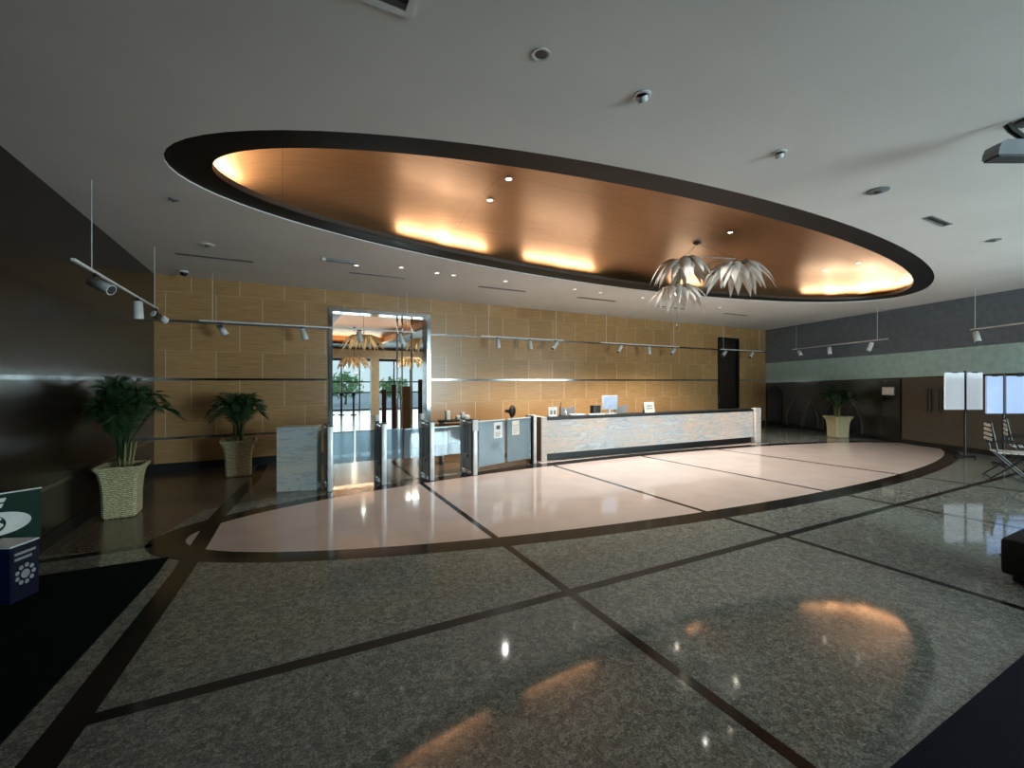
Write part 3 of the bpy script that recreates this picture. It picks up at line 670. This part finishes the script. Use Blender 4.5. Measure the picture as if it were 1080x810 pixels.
for x, lb in ((1.42, 'grey chair back showing over the desk left of the monitor'), (3.12, 'grey chair back showing over the desk between the monitor and the cream card')):
    t = thing('office_chair', lb, 'chair', dk(x, 1.15, .004), RD, 'staff chairs behind the desk')
    P = [(-.2, .62)] + [(-.21, 1.06), (-.16, 1.045), (-.08, 1.02), (0, 1.012), (.08, 1.02), (.16, 1.045), (.21, 1.06), (.2, .62)]
    MB().vprism(P, .17, .22).build('backrest', 'grey', t, smooth=False); MB().box(-.23, -.22, .44, .23, .22, .52, .03).build('seat', 'grey_dark', t)
    MB().box(-.03, .2, .45, .03, .24, .75).build('back_support', 'blackm', t); MB().cyl((0, 0, .10), (0, 0, .44), .028).build('stem', 'chrome_dark', t)
    k = MB()
    for i in range(5):
        a_ = 2*PI*i/5; k.tube([(0, 0, .11), (.28*math.cos(a_), .28*math.sin(a_), .07)], .018, 6)
    k.build('star_base', 'blackm', t)
    for i in range(5):
        a_ = 2*PI*i/5; c_0, s_0 = .28*math.cos(a_), .28*math.sin(a_)
        MB().cyl((c_0-.02*s_0/.28, s_0+.02*c_0/.28, .03), (c_0+.02*s_0/.28, s_0-.02*c_0/.28, .03), .03).build('castor', 'blackm', t)
# ------------------------------------------------------------------ potted palms
def palm(label, loc, rz, seed, spread, hgt, side, wd=1.0):
    rnd = random.Random(seed)
    t = thing('potted_palm', label, 'potted palm', loc, rz, 'palms in woven planters')
    k = MB(); rows = []
    for z, h in ((0, .185), (.02, .20), (.30, .205), (.46, .22), (.56, .245), (.62, .285), (.64, .285), (.64, .255), (.57, .225)):
        h *= wd; c = .03; ring_ = [(-h+c, -h), (h-c, -h), (h, -h+c), (h, h-c), (h-c, h), (-h+c, h), (-h, h-c), (-h, -h+c)]
        rows.append([k.v((x, y, z)) for x, y in ring_])
    for A_, B_ in zip(rows, rows[1:]):
        for i in range(8): k.face([A_[i], A_[(i+1) % 8], B_[(i+1) % 8], B_[i]])
    k.face(rows[0]); k.build('planter', 'weave', t, smooth=False)
    MB().box(-.22*wd, -.22*wd, .54, .22*wd, .22*wd, .575, .01).build('soil', 'soil', t)
    k = MB()
    for i in range(7):
        a_ = rnd.uniform(0, 2*PI); r0 = rnd.uniform(.02, .09); k.tube([(r0*math.cos(a_), r0*math.sin(a_), .57), (r0*1.4*math.cos(a_), r0*1.4*math.sin(a_), .75), (r0*1.7*math.cos(a_), r0*1.7*math.sin(a_), .92)], [.016, .013, .009], 6)
    k.build('stem', 'stem', t)
    nf = 24
    for i in range(nf):
        a_ = i*2.39996 + rnd.uniform(-.2, .2); q_ = (i+.5)/nf          # 0 = upright heart, 1 = outer arching fronds
        L_ = spread*(.22+.8*q_)*rnd.uniform(.85, 1.05); up = hgt*(1-.20*q_)*rnd.uniform(.9, 1.02); dr = .10+.30*q_
        ca, sa = math.cos(a_), math.sin(a_); pts = []
        for j in range(9):
            u = j/8; r_ = .03+L_*u**1.3; z = .70+(up-.70+dr*.35)*math.sin(min(PI/2, u*1.9)) - dr*max(0, u-.5)**1.5*2.2
            pts.append(Vector((r_*ca, r_*sa, z)))
        if side is not None:      # the pot stands against the wall, its fronds lean away
            for p in pts: p.x = p.x if p.x > side else side+.25*(p.x-side)
        k = MB().tube(pts, [.007-.0006*j for j in range(9)], 5)
        for j in range(9, 46):
            w_ = j/46; u = w_*8; i0 = min(7, int(u)); q = pts[i0].lerp(pts[i0+1], u-i0); d = (pts[i0+1]-pts[i0]).normalized()
            ll = .27*math.sin(PI*min(1, w_*.78+.18))*rnd.uniform(.85, 1.1)
            n_ = d.cross(Vector((0, 0, 1))); n_ = n_.normalized() if n_.length > .05 else Vector((-sa, ca, 0))
            for s_ in (-1, 1):
                tip = q + (n_*s_*.62+d*.8).normalized()*ll + Vector((0, 0, -.30*ll)); wd_ = d*.0085
                if side is not None and tip.x < side-.12: tip.x = side-.12
                mid = q.lerp(tip, .45) + Vector((0, 0, .03*ll/.2))
                k.face([k.v(q-wd_*.5), k.v(mid-wd_), k.v(tip), k.v(mid+wd_), k.v(q+wd_*.5)])
        if side is not None:
            for v in k.bm.verts: v.co.x = max(v.co.x, side-.13+.01*math.sin(40*v.co.z))
        k.build('frond', 'leaf', t, smooth=False)
    return t
palm('largest potted palm in a square woven planter, in front of the dark left wall', (-1.80, 7.22, .004), 0, 3, .66, 1.72, -.17, .84)
palm('potted palm in a woven planter against the tan wall left of the marble block', (-.70, 9.33, .004), .05, 8, .60, 1.50, None)
palm('far potted palm in a tan planter before the dark wall on the right', (14.85, 7.15, .004), -.4, 12, .62, 1.55, None)

# ------------------------------------------------------------------ track lights
def track(label, p0, p1, heads, rods, ztop):
    d = Vector((p1[0]-p0[0], p1[1]-p0[1], 0)); L_ = d.length; rz = math.atan2(d.y, d.x)
    t = thing('track_light', label, 'track light', (p0[0], p0[1], 2.8), rz, 'white track lights')
    MB().box(0, -.016, -.012, L_, .016, .014, .003).build('track', 'pale_metal', t)
    for x in rods: MB().cyl((x, 0, .012), (x, 0, ztop-2.8), .004, seg=8).build('drop_rod', 'pale_metal', t)
    for x, az, tilt in heads:
        h = MB().box(x-.045, -.018, -.035, x+.045, .018, -.012, .004).cyl((x, 0, -.03), (x, 0, -.075), .012).build('spotlight', 'blackm', t)
        dv = Vector((math.cos(az)*math.sin(tilt), math.sin(az)*math.sin(tilt), -math.cos(tilt))); c = Vector((x, 0, -.105))
        k = MB(); a_, e_ = c-dv*.05, c+dv*.17
        k.cyl(a_, e_, .05, .055, 18).cyl(a_-dv*.012, a_, .035, .05, 18)
        k.build('lamp_body', 'spot', h)
        MB().cyl(e_, e_+dv*.004, .045, .045, 16).build('lens', 'grey_dark', h)
    return t
track('track of three white spotlights on a drop rod along the dark left wall', (-1.68, 5.35), (-1.69, 8.45), ((.55, -2.0, 1.15), (2.05, 0, .15), (3.0, -.6, 1.2)), (.45, 2.9), H)
track('track of four white spotlights crossing from the tan wall over the portal', (-1.34, 9.68), (2.65, 9.75), ((.32, 0, .6), (1.7, .2, .35), (2.78, 0, .2), (3.65, .3, .4)), (.2, 3.8), H)
track('track of three white spotlights between the portal and the chandelier', (4.30, 9.82), (6.75, 9.86), ((.45, 0, .1), (1.38, 0, .15), (2.2, PI, .7)), (.2, 2.2), H)
track('track of three white spotlights on the tan wall behind the chandelier', (8.05, 9.90), (11.3, 9.98), ((.75, PI, .6), (1.9, 0, .1), (3.0, PI, .7)), (.2, 3.0), H)
track('short track of two white spotlights in front of the dark door', (13.35, 10.02), (15.75, 10.06), ((.25, PI, .9), (1.75, PI, .7)), (.15, 2.2), H)
track('track of three white spotlights along the slate wall, near the corner', (15.70, 8.96), (13.95, 5.56), ((.35, 0, .6), (1.75, 0, .1), (3.3, PI, .5)), (.2, 3.5), H)
track('track of white spotlights along the slate wall at the right edge', (13.05, 3.75), (11.9, 2.1), ((.12, 0, .3), (1.2, 0, .4)), (.1, 1.8), H)

# ------------------------------------------------------------------ things in the ceiling
def downlight(x, y, r, z, label, glow=False, group='small ceiling downlights'):
    t = thing('downlight', label, 'downlight', (x, y, z), 0, group)
    MB().lathe([(r*.72, .002), (r*.72, -.004), (r, -.006), (r, .0)], (0, 0, 0), 20).build('trim_ring', 'white', t)
    MB().lathe([(r*.70, -.001), (r*.5, -.003), (.002, -.004)], (0, 0, 0), 16).build('lens', glow or 'grey_dark', t)
zb = H+.53
BL = 'small lit downlights in the bronze oval'
for i, x in enumerate((2.5, 6.72, 10.9)):
    for j, y in enumerate((4.86, 5.55, 6.26)):
        if i == 1 and j == 1: continue
        zz = zb+.012
        downlight(x+.06*j, y, .05, zz-.02 if j == 1 else None or zz-.02, 'small lit downlight in the bronze oval, %s row, %s' % (('left', 'middle by the chandelier', 'right')[i], ('nearest us', 'middle', 'nearest the desk')[j]), 'lamp', BL)
downlight(1.40, 2.29, .055, H-.001, 'round dark recessed downlight in the grey ceiling above the near edge of the oval', False, 'near ceiling fittings')
def eyeball(x, y, label):
    t = thing('eyeball_spot', label, 'spotlight', (x, y, H), 0, 'near ceiling fittings')
    MB().lathe([(.06, 0), (.06, -.008), (.045, -.012), (.04, .0)], (0, 0, 0), 20).build('trim_ring', 'white', t)
    MB().cyl((0, 0, -.005), (.02, .012, -.035), .036, .032, 16).build('lamp_body', 'white', t); MB().cyl((.02, .012, -.035), (.021, .0126, -.037), .026, .026, 16).build('lens', 'grey_dark', t)
eyeball(2.23, 2.29, 'white eyeball spotlight in the ceiling, right of the round dark downlight')
eyeball(3.85, 2.31, 'grey eyeball spotlight in the ceiling above the middle of the oval')
def flat_disc(x, y, r, label, name='smoke_detector', cat='smoke detector', mat='grey'):
    t = thing(name, label, cat, (x, y, H), 0)
    MB().lathe([(r, 0), (r, -.008), (r*.8, -.014), (r*.3, -.018), (.004, -.018)], (0, 0, 0), 22).build('housing', mat, t); MB().lathe([(r*.35, -.017), (r*.3, -.026), (.004, -.028)], (0, 0, 0), 14).build('sensor', 'grey_dark', t)
flat_disc(5.53, 2.29, .10, 'grey disc smoke detector above the right half of the oval')
flat_disc(8.92, 2.33, .08, 'small grey detector in the ceiling right of the oval')
flat_disc(-.98, 7.76, .10, 'pale disc detector in the ceiling above the left palms', mat='white')
flat_disc(-1.06, 5.99, .05, 'tiny detector in the ceiling left of the oval')
t = thing('ceiling_camera', 'small black dome camera on the ceiling in the left corner', 'camera', (-1.59, 9.82, H+.004))
MB().lathe([(.07, 0), (.07, -.03), (.06, -.035)], (0, 0, 0), 20).build('base', 'white', t); MB().lathe([(.06, -.033), (.055, -.065), (.035, -.09), (.004, -.098)], (0, 0, 0), 20).build('dome', 'blackm', t)
def slot(x0, x1, y, label, ry=.0):
    t = thing('slot_diffuser', label, 'air vent', ((x0+x1)/2, y, H), ry, 'linear air slots in the ceiling'); w = (x1-x0)/2
    MB().box(-w, -.05, -.006, w, -.03, .0).box(-w, .03, -.006, w, .05, .0).box(-w, -.03, -.006, -w+.02, .03, 0).box(w-.02, -.03, -.006, w, .03, 0).build('frame', 'grey', t, smooth=False)
    MB().box(-w+.02, -.03, -.003, w-.02, .03, -.001).build('slot', 'blackm', t, smooth=False)
for x0, x1, lb in ((-1.49, -.43, 'linear ceiling slot above the left palms, nearest the left wall'), (1.08, 2.11, 'linear ceiling slot above the portal'), (3.67, 4.79, 'linear ceiling slot above the console fan'),
                   (6.24, 7.38, 'linear ceiling slot left of the chandelier, over the desk'), (8.85, 9.9, 'linear ceiling slot behind the chandelier'), (11.5, 12.55, 'linear ceiling slot right of the chandelier, near the dark door')):
    slot(x0, x1, 8.52, lb)
slot(6.95, 7.55, 2.38, 'short linear slot in the ceiling right of the oval')
t = thing('ceiling_light', 'small rectangular ceiling fitting with one bright end above the marble block', 'light fitting', (.86, 7.75, H+.004), .05)
MB().box(-.28, -.045, -.035, .26, .045, 0, .005).build('housing', 'grey', t); MB().box(-.30, -.05, -.05, -.24, .05, 0, .005).build('lit_end', 'white', t)
for x, y, lb in ((1.13, 7.95, 'small downlight beside the rectangular ceiling fitting'), (1.85, 7.73, 'small downlight in front of the ceiling slot above the portal'), (2.53, 7.82, 'left of a pair of small downlights right of the portal slot'),
                 (2.86, 7.84, 'right of a pair of small downlights right of the portal slot'), (3.95, 7.82, 'small downlight above the glass gate'), (5.63, 7.81, 'small downlight above the left end of the desk'), (6.35, 7.83, 'small downlight above the monitor'),
                 (7.65, 7.85, 'small downlight left of the chandelier over the desk'), (10.5, 7.9, 'small downlight right of the chandelier over the desk')):
    downlight(x, y, .055, H-.001, lb, 'lamp_dim')
# square vent
t = thing('square_vent', 'square ceiling vent cut by the top edge of the picture', 'air vent', (.365, 2.135, H), -.0)
k = MB()
k.box(-.26, -.26, -.012, .26, -.22, 0).box(-.26, .22, -.012, .26, .26, 0).box(-.26, -.22, -.012, -.22, .22, 0).box(.22, -.22, -.012, .26, .22, 0).build('frame', 'pale_metal', t, smooth=False)
k = MB().box(-.22, -.22, -.002, .22, .22, -.001)
for i in range(6): k.box(-.22, -.2+i*.075, -.010, .22, -.165+i*.075, -.004)
k.build('grille', 'grey_dark', t, smooth=False)
# bracketed spotlight at the right edge
cr = Vector((.886, -.464, 0)); fw_ = Vector((.464, .886, 0))
t = thing('ceiling_spotlight', 'grey barrel spotlight on a dark ceiling bracket at the right edge', 'spotlight', (5.06, 1.16, H+.0), math.atan2(-.464, .886))
MB().box(-.06, -.06, -.02, .06, .06, 0, .006).build('ceiling_plate', 'grey_dark', t)
k = MB(); k.T = Matrix.Rotation(PI/2, 4, 'Y')
k = MB(); pts_ = []
prof = [(-.26, -.055), (-.255, -.01), (-.235, .035), (-.19, .06), (.2, .06), (.24, .03), (.25, -.055)]
k.vprism([(x, z-.225) for x, z in prof], -.06, .06).build('lamp_body', 'grey', t, smooth=False)
MB().box(-.25, -.055, -.295, .24, .055, -.28).build('lens', 'grey_dark', t, smooth=False)
MB().tube([(-.13, 0, -.02), (-.10, 0, -.06), (.0, 0, -.13), (.03, 0, -.18)], .024, 8).build('bracket', 'blackm', t)

# ------------------------------------------------------------------ left sign and recycling box
sd = Vector((.82, .58, 0)).normalized(); rzs = math.atan2(sd.y, sd.x)
t = thing('display_sign', 'green sign board with a white eye and globe emblem at the left edge', 'sign', (-1.84, 5.22, .014), rzs)
MB().box(-.80, .0, .36, 0, .02, .77, .003).build('board', 'signgreen', t, smooth=False)
MB().box(-.80, -.004, .765, .003, .0, .775).build('edge_strip', 'pale_metal', t, smooth=False)
MB().cyl((-.05, .03, 0), (-.05, .03, .75), .012).cyl((-.75, .03, 0), (-.75, .03, .75), .012).box(-.78, -.02, 0, -.02, .08, .02).build('stand', 'blackm', t)
n = 24; ex, ez, ew, eh = -.275, .525, .215, .095
P = [(ex-ew*math.cos(PI*i/n), ez+eh*math.sin(PI*i/n)) for i in range(n)]+[(ex+ew*math.cos(PI*i/n), ez-eh*math.sin(PI*i/n)) for i in range(n)]
e = MB().vprism(P, -.004, 0).build('emblem', 'paper', t, smooth=False)
MB().vprism([(ex+.07*math.cos(2*PI*i/24), ez+.07*math.sin(2*PI*i/24)) for i in range(24)], -.006, -.004).build('globe', 'signgreen', e, smooth=False)
k = MB()
for cx_, cz_, a_, b_2 in ((-.03, .02, .024, .03), (.028, -.012, .026, .022), (.0, -.048, .018, .01), (.03, .04, .016, .01)):
    k.vprism([(ex+cx_+a_*math.cos(2*PI*i/14), ez+cz_+b_2*math.sin(2*PI*i/14)*(1+.2*math.sin(3*i))) for i in range(14)], -.008, -.006)
k.build('continents', 'paper', e, smooth=False)
k = MB()
for z, x0 in ((.70, -.20), (.655, -.215)):
    for j in range(7):
        a0 = x0-.075-j*.08; k.vprism([(a0, z), (a0+.06, z), (a0+.072, z+.032), (a0+.012, z+.032)], -.004, 0)
k.build('lettering', 'paper', t, smooth=False)
t = thing('recycling_box', 'dark blue box with a pale round emblem below the green sign', 'box', (-1.82, 4.68, .014), 0)
fa = Vector((.38, .92, 0)).normalized()   # receding right face
la = Vector((-.92, .38, 0))               # left face
bx = [(0, 0), (fa.x*.22, fa.y*.22), (fa.x*.22+la.x*.26, fa.y*.22+la.y*.26), (la.x*.26, la.y*.26)]
MB().prism(bx, 0, .42).build('body', 'signblue', t, smooth=False)
MB().prism([(x*1.02, y*1.02) for x, y in bx], .42, .432).build('lid', 'pale_metal', t, smooth=False)
Tm = Matrix(((fa.x, fa.y, 0, 0), (fa.y, -fa.x, 0, 0), (0, 0, 1, 0), (0, 0, 0, 1)))
k = MB(); k.T = Tm; k.box(.008, .001, .01, .212, .004, .41).build('side_panel', 'signblue_dark', t, smooth=False)
k = MB(); k.T = Tm
for i in range(9):
    a_ = 2*PI*i/9; k.vprism([(.11+.065*math.cos(a_)+.017*math.cos(2*PI*j/10), .19+.065*math.sin(a_)+.017*math.sin(2*PI*j/10)) for j in range(10)], .003, .006)
k.vprism([(.11+.034*math.cos(2*PI*j/16), .19+.034*math.sin(2*PI*j/16)) for j in range(16)], .003, .006); k.build('emblem', 'ink_light', t, smooth=False)
k = MB(); k.T = Tm; k.box(.03, .003, .35, .19, .006, .37).box(.03, .003, .31, .16, .006, .33).build('lettering', 'ink_light', t, smooth=False)

# ------------------------------------------------------------------ poster stands, folding chairs, ottoman on the right
def poster_stand(label, loc, rz, mat, w1, w2, z0, z1):
    t = thing('panel_stand', label, 'display stand', loc, rz, 'panel stands')
    MB().cyl((0, 0, .02), (0, 0, z1+.04), .025, seg=12).build('pole', 'blackm', t)
    MB().box(-.22, -.025, 0, .22, .025, .03, .006).box(-.025, -.22, 0, .025, .22, .03, .006).build('base', 'blackm', t)
    for s, w in ((-1, w1), (1, w2)):
        x0, x1 = sorted((s*.035, s*(.035+w)))
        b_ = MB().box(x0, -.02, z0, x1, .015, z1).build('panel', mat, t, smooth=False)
        MB().box(x0, .015, z0-.01, x1, .025, z1+.01).build('backing', 'blackm', b_, smooth=False)
        MB().box((x0+x1)/2-.06, -.03, z1-.012, (x0+x1)/2+.06, .02, z1+.012, .004).build('clip', 'blackm', b_)
poster_stand('black pole stand holding two white boards with an added glow beside the dark wall', (13.53, 3.98, .004), math.atan2(-.464, .886)-.0, 'board', .42, .34, 1.06, 1.89)
poster_stand('black pole stand holding two pale lavender boards with an added glow at the right edge', (12.98, 3.25, .004), math.atan2(-.464, .886)+.02, 'board_blue', .33, .55, 1.04, 1.80)
def folding_chair(label, loc, rz):
    t = thing('folding_chair', label, 'chair', loc, rz, 'black folding chairs at the right edge')
    for s in (-1, 1):
        y = s*.23
        MB().tube([(-.26, y, .01), (.22, y, .46)], .013, 8).build('leg', 'blackf', t); MB().tube([(.24, y*.92, .01), (-.16, y*.92, .46), (-.24, y*.92, .98)], .013, 8).build('leg', 'blackm', t)
        MB().tube([(-.22, y, .66), (.12, y, .64), (.2, y, .5)], .014, 8).build('armrest', 'blackf', t)
    k = MB()
    for i in range(5): k.box(-.17+i*.085, -.23, .455, -.10+i*.085, .23, .475, .004)
    k.build('seat', 'slatpale', t)
    k = MB()
    for z in (.66, .74, .82, .90): k.box(-.245-.0*z, -.21, z, -.225, .21, z+.05, .004)
    k.build('backrest', 'slatpale', t); MB().box(-.225, -.215, .62, -.215, .215, .97).build('back_cloth', 'blackf', t, smooth=False)
    MB().tube([(-.24, -.23, .025), (-.24, .23, .025)], .01, 6).build('stretcher', 'blackf', t); MB().tube([(.22, -.21, .03), (.22, .21, .03)], .01, 6).build('stretcher', 'blackf', t)
    return t
fc = math.atan2(-.97, .24)
folding_chair('black folding chair with pale slats, nearer of two at the right edge', (11.13, 2.74, .005), fc+.22)
folding_chair('black folding chair with pale slats, farther of two at the right edge', (12.45, 2.85, .005), fc+.1)
t = thing('ottoman', 'low black upholstered ottoman cut by the right edge of the picture', 'ottoman', (5.42, .18, .013), 0)
MB().box(0, 0, .05, 1.2, 1.2, .355, .03).build('cushion', 'blackf', t); MB().box(.06, .06, 0, 1.14, 1.14, .05).build('base', 'blackm', t, smooth=False)
MB().box(.0, 1.195, .20, 1.2, 1.203, .21).box(-.003, .02, .20, .005, 1.18, .21).build('seam', 'blackm', t, smooth=False)

# ------------------------------------------------------------------ light
def area(name, loc, rot, sx, sy, power, color, spread=PI):
    l = bpy.data.lights.new(name, 'AREA'); l.shape = 'RECTANGLE'; l.size, l.size_y = sx, sy; l.energy = power; l.color = color; l.spread = spread
    o = bpy.data.objects.new(name, l); COL.objects.link(o); o.location = loc; o.rotation_euler = rot; return o
def look(v): return Vector(v).to_track_quat('-Z', 'Y').to_euler()
DAY = (.86, .94, 1.0)
area('daylight_front', (8.0, FY-.45, 1.7), look((0, 1, 0)), 4.3, 3.0, P_FRONT, DAY)
c = Vector(rn(13.15, -.5, 1.65)); area('daylight_right', c, look((-.939, .345, 0)), 7.6, 3.0, P_RIGHT, DAY)
area('daylight_hall', (3.5, 27.6, 1.6), look((0, -1, 0)), 11, 2.9, P_HALL, (.85, .95, 1))
def cove(deg, L_, power, dz=.0):
    th = math.radians(deg); x, y = 6.85*math.cos(th), 1.99*math.sin(th)
    p = Vector((CC[0]+x*math.cos(CR)-y*math.sin(CR), CC[1]+x*math.sin(CR)+y*math.cos(CR), H+.05+dz))
    tg = Vector((-6.9*math.sin(th), 2.04*math.cos(th), 0)).normalized(); nin = Vector((-tg.y, tg.x, 0))
    o = area('cove_lamp', p, (0, 0, 0), L_, .08, power, (1.0, .84, .62), math.radians(150))
    zax = -(Vector((0, 0, 1))*.8+nin*.8).normalized(); xax = tg; yax = zax.cross(xax).normalized(); xax = yax.cross(zax)
    o.rotation_euler = Matrix((xax, yax, zax)).transposed().to_euler()
for d_, L_, pw in COVE: cove(d_, L_, pw)
area('hall_cove_left', (1.32, 18.7, hz+.14), look((.5, 0, 1)), .08, 10, P_HCOVE, (1, .78, .5))
bpy.data.objects['hall_cove_left'].data.size, bpy.data.objects['hall_cove_left'].data.size_y = .08, 10
area('hall_cove_right', (4.78, 18.7, hz+.14), look((-.5, 0, 1)), .08, 10, P_HCOVE, (1, .78, .5))
area('hall_cove_far', (3.05, 24.05, hz+.14), look((0, -.5, 1)), 3.2, .08, P_HCOVE*.5, (1, .78, .5))

def spot(x, y, z, power, deg, color=(1, .86, .68), blend=.6):
    l = bpy.data.lights.new('downlight_lamp', 'SPOT'); l.energy = power; l.spot_size = math.radians(deg); l.spot_blend = blend; l.color = color; l.shadow_soft_size = .02
    o = bpy.data.objects.new('downlight_lamp', l); COL.objects.link(o); o.location = (x, y, z)
DC = (1, .95, .88)
for x in (2.5, 6.1, 10.9):
    for y in (4.86, 6.26): spot(x, y, zb-.05, DOWN_B*(.9 if x < 3 else 1.8 if x > 9 else 1), 108, DC)
for x in (3.95, 5.63, 6.35, 7.65, 9.2, 10.5): spot(x, 7.83, H-.03, DOWN_C*(.6 if x < 4 else 1.2 if x > 7 else 1), 122, DC, .45)
for x, y in ((.4, 14.2), (7.0, 14.2), (5.6, 19.5)): area('hall_fill_light', (x, y, hz-.01), (0, 0, 0), 1.2, 1.2, 60, (1, .9, .75))  # unseen fill lights added to brighten the hall's column and boards
w = bpy.data.worlds.new('sky'); S.world = w; w.use_nodes = True
N, L = w.node_tree.nodes, w.node_tree.links
bg = N['Background']; tc = N.new('ShaderNodeTexCoord'); sx = N.new('ShaderNodeSeparateXYZ'); rp = N.new('ShaderNodeValToRGB')
rp.color_ramp.elements[0].position, rp.color_ramp.elements[0].color = .48, (.75, .85, .9, 1); rp.color_ramp.elements[1].position, rp.color_ramp.elements[1].color = .9, (.55, .75, 1, 1)
mr = N.new('ShaderNodeMapRange'); mr.inputs['From Min'].default_value = -1; L.new(tc.outputs['Generated'], sx.inputs[0]); L.new(sx.outputs['Z'], mr.inputs['Value']); L.new(mr.outputs['Result'], rp.inputs['Fac'])
L.new(rp.outputs['Color'], bg.inputs['Color']); bg.inputs['Strength'].default_value = SKY

# ------------------------------------------------------------------ camera
cam = bpy.data.cameras.new('camera'); co = bpy.data.objects.new('camera', cam); COL.objects.link(co)
cam.sensor_fit = 'HORIZONTAL'; cam.sensor_width = 36; cam.lens = 36*462/1080
cam.shift_y = -3/1080; cam.clip_start = .05; cam.clip_end = 200
co.location = (0, 0, 1.7); co.rotation_euler = (PI/2, 0, -math.atan2(242, 462))
S.camera = co
S.cycles.use_denoising = True
S.cycles.max_bounces = 8; S.cycles.diffuse_bounces = 5; S.cycles.glossy_bounces = 4; S.cycles.transparent_max_bounces = 12
S.cycles.sample_clamp_indirect = 6
vs = S.view_settings; vs.view_transform = 'Standard'; vs.look = 'None'; vs.exposure = EXPO; vs.gamma = 1; vs.use_curve_mapping = False
